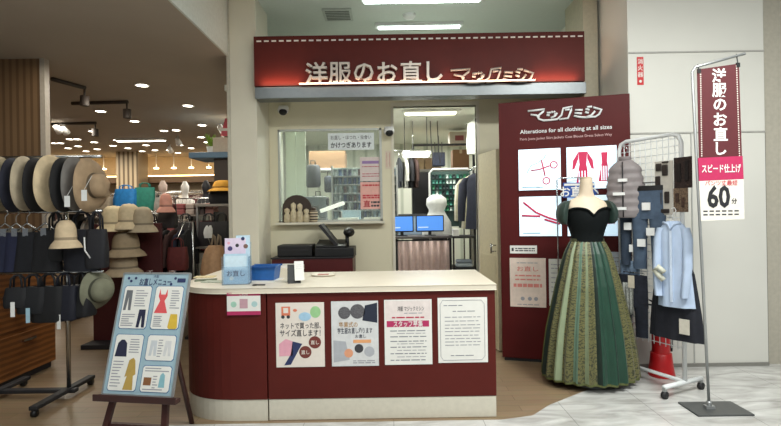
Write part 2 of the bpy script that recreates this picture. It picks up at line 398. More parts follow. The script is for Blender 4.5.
# notices fixed on the board
def poster(name, label, frame, px0, py0, px1, py1, off=.002, base=None, cat='poster', group=None, th=.0015):
    """paper sheet lying on plane y=-off of frame; returns root-less MB drawing helper"""
    x0, za = on(frame, px0, (py0+py1)/2, off); x1, zb = on(frame, px1, (py0+py1)/2, off)
    _, z1 = on(frame, (px0+px1)/2, py0, off); _, z0 = on(frame, (px0+px1)/2, py1, off)
    w_, h_ = x1-x0, z1-z0
    mb = MB(); mb.box(0, w_, -th, 0, 0, h_, base or PAPER)
    loc = frame @ Vector((x0, -off, z0)); rz = frame.to_euler().z
    def done(): return tag(mb.build(name), label, cat, group, loc, rz)
    return mb, w_, h_, -th-.0008, done
def lines(mb, w_, h_, y, rows, m, x0=.1, x1=.9, t=.012, seed=1):
    r = random.Random(seed)
    for z in rows:
        x = x0
        while x < x1-.02:
            l = min(x1-x, r.uniform(.05, .2)); mb.box(x*w_, (x+l)*w_, y, y+.0006, (z-t/2)*h_, (z+t/2)*h_, m); x += l+.025
mb, w_, h_, y, done = poster('notice_plate', 'small white notice plate under the lit pictures on the red sign board', PF, 510, 245.5, 537, 253.5, cat='notice')
mb.box(.06*w_, .14*w_, y, y+.0006, .3*h_, .7*h_, INK); lines(mb, w_, h_, y, (.62, .36), INK, .2, .92, .14); done()
mb, w_, h_, y, done = poster('poster', 'pale pink poster low on the red sign board, left of the gown', PF, 510, 258, 546, 307, base=mat((222, 204, 190), .7))
mb.text('お直し', .5*w_, .78*h_, .05, y, mat((206, 120, 110), .7), bold=.01, width=.6*w_)
RP = mat((214, 132, 122), .7); lines(mb, w_, h_, y, (.64, .56), RP, .15, .85, .03); lines(mb, w_, h_, y, (.44,), RP, .1, .9, .07, 3)
for cx in (.35, .55, .72): mb.disc(cx*w_, .17*h_, .018, y, y+.0006, GREYINK)
lines(mb, w_, h_, y, (.9, .05), GREYINK, .2, .8, .015); done()
mb, w_, h_, y, done = poster('poster', 'pale green-grey poster mostly hidden behind the left side of the gown', PF, 549, 259, 572, 306, base=mat((206, 206, 196), .7))
lines(mb, w_, h_, y, (.88, .8, .7, .6, .5, .4, .3), GREYINK, .1, .9, .02); done()
mb, w_, h_, y, done = poster('poster', 'pale blue poster low on the red sign board, right of the gown', PF, 606, 252, 630, 300, base=mat((196, 206, 216), .7))
lines(mb, w_, h_, y, (.88, .8, .7, .6, .5, .4, .3), GREYINK, .1, .9, .02); done()
# ================================================================== COUNTER
CT = .905
CW = mat((218, 208, 190), .35, var=.03, scale=6)
PLN = mat((206, 200, 184), .5, var=.04)
def arc_outline(inset=0):
    """plan of the rounded end unit, clockwise from the seam"""
    cx, cy, rx, ry = -1.0, 4.0, .535-inset, .6-inset
    pts = [(-.857, 3.4+inset)]
    for i in range(17):
        q = PI/2*i/16; e = 2/2.8
        pts.append((cx-rx*math.sin(q)**e, cy-ry*math.cos(q)**e))
    pts += [(cx-rx, 4.93-inset), (-.857, 4.93-inset)]
    return pts
U1 = thing('counter_unit', 'rounded left end of the wine red service counter', 'counter', (0, 0, 0))
MB().prism(arc_outline(.0), .145, .868, WINE, 'xy').build('body', U1)
MB().prism(arc_outline(.004), 0, .145, PLN, 'xy').build('plinth', U1)
U2 = thing('counter_unit', 'long straight wine red service counter carrying the four posters', 'counter', (-.85, 3.4, 0))
MB().box(0, 1.552, 0, .86, .145, .868, WINE).build('body', U2, bevel=.004)
MB().box(.002, 1.55, .004, .86, 0, .145, PLN).build('plinth', U2, bevel=.004)
ot = arc_outline(-.012)
top = [(.71, 3.388)]+[(-.857, 3.388)]+ot[1:-2]+[(ot[-2][0], 4.93), (-.857, 4.93), (-.857, 4.275), (.71, 4.275)]
tag(MB().prism(top, .868, CT, CW, 'xy').build('worktop', bevel=.004), 'cream worktop lying along the wine red service counter', 'worktop')
CF = FR((0, 3.4, 0), 0)
POSTB = mat((224, 214, 204), .7, var=.02)
# poster 1
G1 = 'posters on the counter front'
mb, w_, h_, y, done = poster('poster', 'cream counter poster with lettering about altering clothes, pink shirt and two brown badges', CF, 276, 302.5, 324.5, 367, base=POSTB, group=None)
OR, GR, BL, PK, NV, BR = mat((214, 120, 90), .7), mat((150, 196, 140), .7), mat((160, 196, 220), .7), mat((222, 160, 176), .7), mat((40, 50, 92), .7), mat((112, 50, 44), .7)
mb.box(.12*w_, .3*w_, y, y+.0006, .8*h_, .94*h_, OR).box(.16*w_, .26*w_, y-.0004, y+.0006, .84*h_, .92*h_, POSTB)
mb.disc(.15*w_, .78*h_, .012, y, y+.0006, INK).disc(.26*w_, .78*h_, .012, y, y+.0006, INK)
mb.disc(.6*w_, .78*h_, .042, y, y+.0006, BL, .03).disc(.82*w_, .85*h_, .036, y, y+.0006, GR, .04)
mb.disc(.4*w_, .88*h_, .014, y, y+.0006, OR, .01)
mb.text('ネットで買った服、', .51*w_, .64*h_, .045, y, INK, bold=.012, width=.84*w_)
mb.text('サイズ直します！', .5*w_, .53*h_, .05, y, INK, bold=.014, width=.84*w_)
mb.prism([(a*w_, c*h_) for a, c in ((.06, .36), (.2, .44), (.34, .4), (.34, .18), (.06, .17))], y, y+.0006, PK)
mb.prism([(a*w_, c*h_) for a, c in ((.34, .4), (.54, .36), (.46, .26), (.3, .04), (.16, .03), (.3, .2))], y, y+.0006, NV)
for cx, cz in ((.8, .38), (.6, .23)):
    mb.disc(cx*w_, cz*h_, .042, y, y+.0006, BR); mb.text('直し', cx*w_, cz*h_, .03, y-.0006, POSTB, bold=.01)
done()
mb, w_, h_, y, done = poster('poster', 'pale grey counter poster with dark round photos and a navy jacket at the top', CF, 331.5, 301, 378.5, 366, base=mat((208, 208, 208), .7))
G2, GD, GN = mat((90, 88, 92), .8, var=.3, scale=120), mat((170, 172, 178), .8), mat((34, 40, 58), .8)
mb.disc(.28*w_, .82*h_, .042, y, y+.0006, G2).disc(.56*w_, .84*h_, .05, y, y+.0006, G2)
mb.prism([(a*w_, c*h_) for a, c in ((.72, .93), (.98, .97), (.98, .66), (.66, .7))], y, y+.0006, GN)
mb.text('卒業式の', .36*w_, .64*h_, .04, y, mat((170, 130, 80), .8), bold=.012, width=.4*w_)
mb.text('学生服お直し承ります', .5*w_, .545*h_, .042, y, GN, bold=.014, width=.74*w_)
mb.text('お直し', .62*w_, .46*h_, .026, y, GN, bold=.01)
mb.box(.46*w_, .84*w_, y, y+.0006, .355*h_, .405*h_, mat((222, 160, 110), .8))
mb.prism([(a*w_, c*h_) for a, c in ((.04, .4), (.3, .38), (.38, .1), (.04, .06))], y, y+.0006, GD)
mb.disc(.36*w_, .2*h_, .03, y-.0004, y+.0006, mat((214, 150, 116), .8)).disc(.58*w_, .27*h_, .03, y-.0004, y+.0006, INK).disc(.8*w_, .22*h_, .035, y, y+.0006, GD)
lines(mb, w_, h_, y, (.08, .05), GREYINK, .45, .92, .015); done()
mb, w_, h_, y, done = poster('poster', 'white counter notice with a magenta staff recruiting band across it', CF, 384.5, 299.5, 432, 364.5, base=PAPER)
mb.box(.02*w_, .98*w_, y+.0004, y+.0008, .69*h_, .985*h_, mat((222, 210, 206), .7))
mb.text('洋服 マジックミシン', .56*w_, .86*h_, .035, y-.0004, INK, bold=.01, width=.56*w_); lines(mb, w_, h_, y-.0004, (.79,), GREYINK, .42, .8, .012); lines(mb, w_, h_, y-.0004, (.725,), REDINK, .16, .84, .02)
mb.box(.05*w_, .94*w_, y, y+.0006, .58*h_, .675*h_, MAGENTA); mb.text('スタッフ募集', .5*w_, .628*h_, .045, y-.0006, PAPER, bold=.014, width=.62*w_)
lines(mb, w_, h_, y, (.52, .43, .36, .27, .17, .07), INK2, .12, .88, .014, 5); lines(mb, w_, h_, y, (.48, .32, .22, .12), GREYINK, .26, .86, .01, 6); done()
mb, w_, h_, y, done = poster('poster', 'white counter notice with a thin rounded border and small grey text', CF, 438, 297.5, 487.5, 362.5, base=PAPER)
mb.tube([(x*w_, y, z*h_) for x, z in ((.05, .1), (.1, .04), (.88, .04), (.94, .1), (.94, .9), (.88, .96), (.1, .96), (.05, .9))], .0016, GREYINK, 4, closed=True)
lines(mb, w_, h_, y, (.88,), INK2, .12, .5, .012); lines(mb, w_, h_, y, (.79,), INK2, .3, .75, .012)
lines(mb, w_, h_, y, (.7, .64, .58, .53, .48, .42, .37, .32, .27), GREYINK, .14, .86, .012, 9); lines(mb, w_, h_, y, (.11,), INK2, .25, .75, .012); done()
# small pink framed sign on the end unit (hangs tangent to the curve)
PKF = FR((-1.03, 3.398, 0), 0)
mb, w_, h_, y, done = poster('payment_sign', 'small white sign with magenta top and bottom bands on the rounded counter end', FR((0, 3.398, 0), 0), 227, 292.6, 260.5, 315, off=.006, cat='sign')
mb.box(0, w_, y, y+.0006, .86*h_, h_, MAGENTA).box(0, w_, y, y+.0006, 0, .17*h_, MAGENTA)
mb.box(.38*w_, .62*w_, y, y+.0006, .3*h_, .72*h_, mat((190, 150, 160), .7)).disc(.2*w_, .48*h_, .02, y, y+.0006, mat((160, 200, 180), .7)).disc(.82*w_, .48*h_, .02, y, y+.0006, mat((170, 200, 200), .7))
mb.text('ご利用', .5*w_, .93*h_, .02, y-.0005, PAPER, bold=.01); done()

# ------------------------------------------------ things on the worktop
def base(px, Y, z=CT): 
    return Vector(((px-390.5)*Y/FOC, Y, z))
# flyer holder
o = thing('flyer_holder', 'clear stepped flyer holder full of pale blue leaflets on the counter end', 'leaflet holder', base(236, 3.62), .12)
ac = glassmat((232, 240, 246), .12, .08)
MB().box(-.095, .095, -.06, -.056, 0, .13, ac).box(-.095, -.091, -.056, .06, 0, .2, ac).box(.091, .095, -.056, .06, 0, .2, ac).box(-.095, .095, .056, .06, 0, .3, ac).box(-.095, .095, -.056, .056, 0, .004, ac).build('holder', o)
f1 = MB(); f1.M = Matrix.Translation((0, -.05, .006)) @ Matrix.Rotation(-.1, 4, 'X')
f1.box(-.085, .085, 0, .02, 0, .215, mat((176, 204, 222), .6)).box(-.075, .075, -.001, 0, .1, .2, mat((200, 220, 232), .6)); f1.text('お直し', 0, .075, .045, -.0015, NV, bold=.014); f1.disc(-.03, .04, .015, -.0012, 0, PAPER)
f1.build('leaflet_stack', o)
f2 = MB(); f2.M = Matrix.Translation((0, .0, .006)) @ Matrix.Rotation(-.1, 4, 'X')
f2.box(-.088, .06, 0, .02, 0, .325, mat((218, 202, 222), .6)).box(-.01, .088, .004, .024, 0, .345, mat((190, 214, 230), .6))
f2.disc(-.05, .25, .017, -.0012, 0, mat((70, 60, 110), .6)).disc(.0, .272, .013, -.0012, 0, INK).disc(.06, .265, .016, -.0012, .006, mat((120, 90, 80), .6)).disc(.04, .32, .013, -.0012, .006, NV).disc(-.06, .29, .01, -.0012, 0, PK)
f2.build('leaflet_stack', o)
# blue box
o = thing('pen_tray', 'blue open plastic basket on the counter beside the flyer holder', 'basket', base(264, 3.82), -.06)
bl = mat((32, 92, 160), .4, var=.08)
bx = MB()
def tray(mb, w, d, h, t, m, fl=1.12):
    a, b = w/2, d/2
    out0 = [(-a,-b,0),(a,-b,0),(a,b,0),(-a,b,0)]; out1 = [(x*fl, y_*fl, h) for x, y_, _ in out0]
    in1 = [((abs(x)*fl-t)*(1 if x > 0 else -1), (abs(y_)*fl-t)*(1 if y_ > 0 else -1), h) for x, y_, _ in out0]; in0 = [((abs(x)-t)*(1 if x > 0 else -1), (abs(y_)-t)*(1 if y_ > 0 else -1), t) for x, y_, _ in out0]
    vs = out0+out1+in1+in0; fs = [(3,2,1,0)]
    for k in range(4):
        l = (k+1) % 4; fs += [(k, l, 4+l, 4+k), (4+k, 4+l, 8+l, 8+k), (8+k, 8+l, 12+l, 12+k)]
    fs.append((12, 13, 14, 15)); mb.add(vs, fs, m)
tray(bx, .18, .15, .105, .006, bl, 1.14); bx.build('basket', o, bevel=.003)
MB().box(-.11, .11, -.095, -.085, .095, .108, mat((24, 74, 140), .4)).box(-.11, .11, .085, .095, .095, .108, mat((24, 74, 140), .4)).build('rim', o)
tag(MB().box(-.12, .13, -.11, .1, 0, .004, PAPER).build('paper_sheet'), 'white sheet of paper lying under the blue basket', 'paper', None, base(262, 3.8)+Vector((0, -.0, 0.0)), -.1)
o.location.z += .005
# desk calendar stand
o = thing('desk_calendar', 'white card on a black wedge stand on the counter', 'card stand', base(295, 3.65), .25)
MB().prism([(-.06, 0), (.06, 0), (.02, .13), (.005, .13)], -.06, .03, BLACK, 'yz').build('stand', o, bevel=.003)
cb = MB(); cb.M = Matrix.Translation((.0, -.064, .02)) @ Matrix.Rotation(-.5, 4, 'X') ; cb.box(-.012, .055, -.004, -.001, 0, .15, PAPER); lines(cb, .05, .15, -.0046, (.8, .7, .6), GREYINK, 0, .8); cb.build('card', o)
# coin tray with leaflet
o = thing('coin_tray', 'low pale round coin tray on the counter right of the calendar', 'tray', base(322, 4.02))
MB().lathe([(.06, 0), (.085, .004), (.09, .014), (.084, .014), (.07, .006), (.0, .005)], mat((214, 206, 190), .4), 28, sx=1.1).build('dish', o)
MB().box(-.04, .045, -.03, .03, .006, .013, mat((176, 120, 110), .6)).build('pad', o)
o = thing('clip_tray', 'small black key ring lying in front of the blue basket', 'key ring', base(257, 3.52))
MB().tube([(-.02+.018*math.cos(q*PI/6), .018*math.sin(q*PI/6), .004) for q in range(12)], .004, BLACK, 6, closed=True).build('ring', o)
MB().box(.0, .05, -.008, .008, 0, .008, BLACK).build('fob', o, bevel=.002)
for i, (px, Y, a, c, lab) in enumerate(((205, 3.85, .3, (96, 110, 84), 'dark green leaflet lying on the left end of the counter'), (213, 3.75, -.2, (190, 196, 180), 'pale green leaflet lying by the flyer holder'), (204, 4.05, .1, (214, 196, 150), 'yellowish leaflet at the back of the counter end'))):
    tag(MB().box(-.08, .08, -.05, .05, 0, .006, mat(c, .6, var=.25, scale=40)).build('leaflet'), lab, 'leaflet', None, base(px, Y)+Vector((0, 0, .0)), a)
tag(MB().box(-.1, .1, -.1, .1, 0, .02, PAPER).build('paper_stack'), 'stack of white papers at the back of the counter, in front of the black printer', 'paper', None, Vector((-.97, 4.75, CT)), .05)
# ------------------------------------------------ back cabinet and till
tag(MB().box(-.0, .82, 0, .4, 0, .95, mat((78, 22, 22), .45)).box(-.01, .83, -.01, .4, .95, .965, DARK).build('till_cabinet', bevel=.003), 'dark red cabinet under the cash register below the window', 'cabinet', None, (-1.21, 5.06, 0))
o = thing('receipt_printer', 'flat black receipt printer on the red cabinet, left of the cash register', 'printer', (-.98, 5.26, .965))
MB().box(-.19, .17, -.13, .13, 0, .12, BLACK).build('case', o, bevel=.012)
MB().box(-.15, .13, -.136, -.13, .06, .075, DARK).build('slot', o)
o = thing('cash_register', 'black cash register with a raised tilted screen on the red cabinet', 'cash register', (-.58, 5.26, .965))
MB().box(-.2, .2, -.17, .17, 0, .09, BLACK).build('drawer', o, bevel=.008)
k = MB(); k.prism([(-.16, .09), (.16, .09), (.16, .16), (-.16, .11)], -.19, .12, BLACK, 'yz'); k.build('keyboard', o, bevel=.006)
sc_ = MB(); sc_.M = Matrix.Translation((.05, .0, .1)) @ Matrix.Rotation(-.68, 4, 'Y')
sc_.box(-.03, .0, -.14, .14, .0, .3, DARK).box(-.032, -.03, -.12, .12, .03, .28, mat((60, 64, 74), .15)); sc_.build('screen', o, bevel=.006)
MB().tube([(.12, 0, .08), (.12, 0, .22)], .02, BLACK).ball((.14, 0, .24), .06, .09, .05, BLACK).build('display_neck', o)
# ================================================================== BOOTH FRONT DETAILS
def dome_cam(label, px, py, Y):
    p = at(px, py, Y); o = thing('security_camera', label, 'security camera', p)
    MB().box(-.05, .05, -.01, .075, -.005, .05, WHITE).ball((0, 0, 0), .06, .06, .05, WHITE).build('mount', o, bevel=.012)
    MB().ball((.004, -.022, -.022), .045, .045, .04, BLACK).build('lens_dome', o)
dome_cam('white domed security camera with a dark lens above the left of the window', 283, 110, 5.42)
dome_cam('security camera with a dark lens on the wall right of the window', 389, 131, 5.42)
BF = FR((0, 5.5, 0), 0)
tag(MB().box(0, .095, -.003, 0, 0, .2, mat((210, 196, 178), .7)).box(.015, .018, -.0036, -.003, .02, .18, REDINK).box(.045, .048, -.0036, -.003, .02, .18, REDINK).box(.072, .075, -.0036, -.003, .02, .18, REDINK).build('wall_notice'),
    'narrow notice with red vertical lines on the wall between window and doorway', 'notice', None, (at(385.5, 169, 5.498).x, 5.498, at(385, 169, 5.5).z))
GF = FR((0, 5.515, 0), 0)
mb, w_, h_, y, done = poster('window_sign', 'white sign with black Japanese lettering at the top of the window', GF, 328, 133, 374, 150, cat='sign', base=mat((224, 230, 230), .6))
mb.text('お直し・ほつれ・虫食い', .5*w_, .74*h_, .05, y, INK, bold=.004, width=.88*w_); mb.text('かけつぎあります', .5*w_, .3*h_, .07, y, mat((24, 30, 44), .7), bold=.02, width=.88*w_); done()
mb, w_, h_, y, done = poster('window_notice', 'pinkish notice with a purple mark on the right of the window, above the red one', GF, 360, 157, 381, 181, cat='notice', base=mat((214, 200, 196), .7))
mb.box(.1*w_, .9*w_, y, y+.0006, .72*h_, .84*h_, mat((150, 120, 170), .6)); lines(mb, w_, h_, y, (.6, .3, .2), REDINK, .1, .9, .03); done()
mb, w_, h_, y, done = poster('window_notice', 'salmon red notice on the right of the window, below the pinkish one', GF, 360.5, 182, 381.5, 209, cat='notice', base=mat((226, 172, 162), .7))
lines(mb, w_, h_, y, (.88, .5, .42), mat((190, 50, 60), .6), .1, .9, .06); mb.text('直', .3*w_, .2*h_, .08, y, mat((170, 40, 50), .6), bold=.02); lines(mb, w_, h_, y, (.25, .12), INK, .5, .9, .07); done()

# ------------------------------------------------ on the sill: arched picture, mug
def spool(mb, x, y, z, c, r=.02, h=.06): mb.lathe([(r, 0), (r, .006), (r*.8, .008), (r*.8, h-.008), (r, h-.006), (r, h)], c, 10, (x, y, z))
o = thing('arched_ornament', 'dark arched ornament holding pale figures at the left end of the window sill', 'ornament', (at(297, 220, 5.45).x, 5.452, WZ0+.004))
pts = [(-.16, 0)]+[(-.16*math.cos(q*PI/10), .15+.15*math.sin(q*PI/10)) for q in range(11)]+[(.16, 0)]
MB().prism(pts, .0, .035, mat((58, 46, 38), .7)).build('frame', o)
PALE = mat((196, 182, 152), .7, var=.2)
for k, (x, h) in enumerate(((-.105, .16), (-.035, .22), (.035, .21), (.105, .15))):
    MB().lathe([(.02, 0), (.036, .01), (.034, h*.5), (.02, h*.62), (.03, h*.75), (.028, h*.9), (.0, h)], PALE, 12, (x, -.01, 0), sy=.8).build('figure', o)
o = thing('striped_jar', 'brown and cream patterned jar on the window sill beside the arched ornament', 'jar', (at(311, 220, 5.45).x+.03, 5.452, WZ0+.004))
MB().lathe([(.035, 0), (.045, .02), (.045, .11), (.035, .13), (.0, .13)], stripes((60, 46, 38), (190, 176, 150), .03, 'Z', .6), 16).build('jar', o)
MB().ball((0, 0, .145), .03, .03, .018, mat((70, 54, 44), .6)).build('lid', o)
# ------------------------------------------------ inside, seen through the window
def gbox(name, label, cat, px0, py0, px1, py1, Y, d, m, extra=None, bevel=.004, group=None):
    a = at(px0, py1, Y); c = at(px1, py0, Y); w_, h_ = c.x-a.x, c.z-a.z
    o = thing(name, label, cat, (a.x+w_/2, Y, a.z), 0, group)
    MB().box(-w_/2, w_/2, 0, d, 0, h_, m).build('body', o, bevel=bevel)
    return o, w_, h_
CARD = mat((120, 92, 66), .8)
# work bench under the window, inside
tag(MB().box(0, 1.1, 0, .5, 0, 1.26, mat((150, 148, 140), .5)).box(-.02, 1.12, -.02, .5, 1.26, 1.3, WHITE).build('work_bench', bevel=.004), 'white topped work bench just inside the window', 'bench', None, (-1.22, 5.75, 0))
o = thing('thread_rack', 'wide rack of blue and dark thread spools seen through the window', 'thread rack', (-.33, 6.45, 0))
MB().box(-.42, .42, .1, .12, .9, 2.0, mat((176, 190, 186), .5)).box(-.43, -.41, 0, .12, 0, 2.02, STEEL).box(.41, .43, 0, .12, 0, 2.02, STEEL).build('frame', o)
pal = [(30, 40, 70), (60, 86, 120), (20, 20, 26), (120, 140, 150), (40, 60, 66), (84, 60, 60), (150, 160, 160), (24, 50, 90)]
rr = random.Random(3)
for r_ in range(6):
    z = 1.34+r_*.11; MB().box(-.41, .41, 0, .1, z-.012, z, STEEL).build('shelf', o)
    for k in range(13):
        mb = MB(); spool(mb, -.38+k*.063, .05, z, mat(rr.choice(pal), .5), .026, .085); mb.build('spool', o)
for k, (px, py, w_, h_, c, lab) in enumerate(((313, 165, .2, .3, (52, 54, 60), 'dark grey instrument case hung under the cardboard box behind the window'), (330, 176, .16, .22, (44, 50, 66), 'dark blue fabric roll hung behind the window, left of the thread rack'), (318, 196, .2, .26, (70, 72, 74), 'grey machine head standing behind the bench lamp'))):
    p = at(px, py, 6.7+.05*k); o = thing('hanging_case', lab, 'case', p)
    MB().loft([(0, 0, -h_, w_*.4, .07), (0, 0, -h_*.9, w_*.5, .08), (0, 0, -h_*.1, w_*.5, .08), (0, 0, 0, w_*.35, .06)], mat(c, .6, var=.3, scale=20), 18).build('body', o)
    MB().tube([(-.03, 0, 0), (-.03, 0, .06), (.03, 0, .06), (.03, 0, 0)], .008, BLACK, 6).build('handle', o)
# clear folding screen at the left of the window
o = thing('folding_screen', 'pale translucent folding screen inside the left part of the window', 'screen', (-1.35, 6.5, 0))
SCR = mat((206, 216, 204), .3, var=.02)
for k in range(2): MB().box(k*.13, k*.13+.126, .02*(k % 2), .02*(k % 2)+.012, 0, 2.5, SCR).build('panel', o)
MB().box(-.03, .0, -.01, .04, 0, 2.6, STEEL).build('post', o)
gbox('cardboard_box', 'brown cardboard box on the high shelf behind the window', 'box', 309, 150, 345, 168, 6.9, .3, CARD)
tag(MB().box(-1.25, -.45, 6.85, 7.3, 2.0, 2.03, WHITE).box(-1.25, -1.22, 6.85, 7.3, 0, 2.0, STEEL).box(-.48, -.45, 6.85, 7.3, 0, 2.0, STEEL).build('shelf_unit'), 'white high shelf carrying the brown cardboard box behind the window', 'shelf')
for ob in list(COL.objects):
    if ob.name == 'cardboard_box': ob.location.z = 2.03
# sewing machine (dark) left-middle
o = thing('sewing_machine', 'dark grey sewing machine on the bench inside the window', 'sewing machine', (-.93, 5.98, 1.3))
SM = mat((96, 104, 108), .4)
MB().box(-.17, .17, -.08, .08, 0, .05, SM).build('bed', o, bevel=.01)
MB().box(.08, .17, -.06, .06, .05, .3, SM).box(-.17, .17, -.055, .055, .2, .31, SM).box(-.17, -.09, -.05, .05, .11, .2, SM).build('arm', o, bevel=.014)
MB().lathe([(.05, 0), (.055, .01), (.05, .025), (0, .025)], DARK, 16, (0, 0, 0)).build('handwheel', o).matrix_local = Matrix.Translation((.17, 0, .25)) @ Matrix.Rotation(PI/2, 4, 'Y')
o = thing('bench_lamp', 'long white bench lamp slanting across the lower window', 'lamp', at(333, 214, 5.9)*1.0)
o.location.z = 1.3
lm = MB(); lm.M = Matrix.Translation((0, 0, .16)) @ Matrix.Rotation(-.32, 4, 'Y'); lm.box(-.15, .15, -.03, .03, 0, .045, mat((240, 240, 232), .4, emit=.6)); lm.build('lamp_head', o, bevel=.01)
MB().tube([(.1, .02, 0), (.1, .02, .13)], .008, STEEL).lathe([(.05, 0), (.05, .012), (0, .014)], STEEL, 14, (.1, .02, 0)).build('stem', o)
for i, (px0, px1) in enumerate(((338, 358), (364, 380))):
    gbox('work_tray', ['white tray at the middle of the bench inside the window', 'white tray at the right end of the bench inside the window'][i], 'tray', px0, 216, px1, 221, 5.78, .12, mat((236, 238, 234), .5))
for nm in ('work_tray', 'work_tray.001'): COL.objects[nm].location.z = 1.3
gbox('pattern_case', 'pale blue case on the bench behind the trays', 'case', 341, 205, 360, 217, 6.05, .15, mat((150, 176, 190), .5))
COL.objects['pattern_case'].location.z = 1.3

# ------------------------------------------------ inside, seen through the doorway
o = thing('ceiling_tube_light', 'lit strip lamp on the shop ceiling above the doorway', 'ceiling light', (at(432, 110, 6.3).x, 6.3, 2.68))
MB().box(-.36, .36, -.09, .09, -.03, 0, WHITE).build('housing', o, bevel=.008)
MB().box(-.34, .3, -.07, .07, -.045, -.03, mat((255, 250, 220), .5, emit=3.0)).build('diffuser', o, bevel=.006)
o = thing('hanging_lamp', 'white work lamp hanging on two cords over the desk in the doorway', 'lamp', (at(416, 155, 6.7).x, 6.7, 2.18))
MB().box(-.19, .19, -.12, .12, -.02, .03, WHITE).build('shade', o, bevel=.012)
MB().box(-.17, .17, -.1, .1, -.026, -.02, mat((255, 255, 248), .5, emit=9)).build('tube', o)
for s_ in (-.15, .15): MB().tube([(s_, 0, .03), (s_, 0, .5)], .005, DARK, 6).build('cord', o)
for k, px in enumerate((430, 437)):
    p = at(px, 110, 7.0)
    tag(MB().tube([(0, 0, 0), (.01, 0, -.35), (.03, 0, -.5-.1*k), (.06, 0, -.46), (.06, 0, -.3)], .006, DARK, 6).build('cable'), ['looped dark cable hanging from the ceiling inside the doorway', 'longer dark cable hanging right of the looped one'][k], 'cable', None, (p.x, 7.0, 2.68))
# high shelf with boxes
sx0, sx1 = at(412, 171, 7.6).x, at(474, 171, 7.6).x
tag(MB().box(sx0, sx1, 7.5, 7.9, 2.02, 2.05, mat((110, 108, 100), .5)).box(sx0, sx0+.03, 7.5, 7.9, 0, 2.02, DARK).box(sx1-.03, sx1, 7.5, 7.9, 0, 2.02, DARK).box(sx0, sx1, 7.52, 7.55, 2.4, 2.43, DARK).box(sx0, sx0+.03, 7.5, 7.55, 2.05, 2.43, DARK).box(sx1-.03, sx1, 7.5, 7.55, 2.05, 2.43, DARK).build('storage_shelf'), 'tall dark storage shelf at the back of the doorway', 'shelf')
bxs = [((413, 155, 424, 170), (150, 128, 96), 'tan cardboard box at the left of the high shelf in the doorway'), ((425, 158, 441, 170), (132, 108, 78), 'brown cardboard box in the middle of the high shelf in the doorway'), ((453, 150, 469, 170), (120, 86, 56), 'tall brown cardboard box at the right of the high shelf')]
for (a, b1, c, d), col, lab in bxs:
    o, w_, h_ = gbox('cardboard_box', lab, 'box', a, b1, c, d, 7.62, .25, mat(col, .8)); o.location.z = 2.05
    MB().box(-.02, .02, -.001, .251, h_-.06, h_+.001, mat((170, 150, 116), .5)).build('tape', o)
o, w_, h_ = gbox('parcel', 'small white and red parcel on top of the tall brown box', 'box', 450, 131, 467, 144, 7.62, .25, mat((188, 176, 160), .7)); o.location.z = 2.43
MB().box(-w_*.2, w_*.3, -.002, 0, h_*.3, h_*.7, mat((140, 70, 70), .7)).build('sticker', o)
o = thing('camera_monitor', 'dark blue patterned box hung under the lamp in the doorway', 'box', at(439, 159, 7.3))
MB().box(-.09, .09, 0, .15, -.1, .1, mat((44, 52, 76), .5, var=.5, scale=40)).build('body', o, bevel=.01); MB().tube([(0, .07, .1), (0, .07, .35)], .008, DARK).build('hanger', o)
# thread board with white frame
o = thing('thread_board', 'white framed board of green thread spools in the doorway', 'thread rack', (at(451, 214, 6.95).x, 6.95, 0))
ww = (472-430)*6.95/FOC/2; zt = at(450, 169, 6.95).z
MB().tube([(-ww, 0, 0), (-ww, 0, zt-.05), (-ww+.05, 0, zt), (ww-.05, 0, zt), (ww, 0, zt-.05), (ww, 0, 0)], .016, WHITE).box(-ww, ww, .0, .012, 1.2, zt-.03, mat((52, 74, 70), .6)).build('frame', o)
gp = [(20, 96, 84), (16, 70, 62), (60, 130, 116), (190, 206, 200), (28, 40, 44), (30, 110, 70)]
for r_ in range(7):
    for k in range(11):
        mb = MB(); spool(mb, -ww+.05+k*(2*ww-.1)/10, -.03, zt-.13-r_*.075, mat(rr.choice(gp), .5), .02, .05); mb.build('spool', o)
# garments helper ------------------------------------------------
def hanger(mb, w=.2, m=None):
    m = m or CHROME
    mb.tube([(-.0, 0, .0), (0, 0, .05), (.022, 0, .075), (.012, 0, .1), (-.012, 0, .095)], .0035, m, 6)
    mb.tube([(-w, 0, -.07), (0, 0, 0), (w, 0, -.07)], .007, m, 6)
def cloth_top(mb, m, w=.2, h=.62, d=.045, sleeve=.5, ph=0, flare=1.1):
    mb.loft([(0, 0, .0, .05, d*.5), (0, 0, -.03, w*.75, d*.75), (0, 0, -.07, w, d*.9), (0, 0, -.2, w*.92, d), (0, 0, -h*.6, w*.92, d), (0, 0, -h, w*flare, d*1.1)], m, 28, fold=5, famp=.1, ph=ph)
    if sleeve:
        for s_ in (-1, 1): mb.loft([(s_*w*.85, 0, -.05, .05, d*.8), (s_*(w+.03), 0, -.13, .065, d*.9), (s_*(w+.06), 0, -sleeve*.6, .055, d*.9), (s_*(w+.07), 0, -sleeve, .045, d*.75)], m, 14, fold=3, famp=.12)
def cloth_pants(mb, m, w=.17, h=.95, d=.05, ph=0):
    mb.loft([(0, 0, 0, w, d), (0, 0, -.1, w*1.02, d), (0, 0, -.26, w*1.05, d*1.05)], m, 24)
    for s_ in (-1, 1): mb.loft([(s_*w*.52, 0, -.22, w*.52, d), (s_*w*.55, 0, -h*.6, w*.44, d*.9), (s_*w*.57, 0, -h, w*.4, d*.8)], m, 16, fold=3, famp=.08, ph=ph)
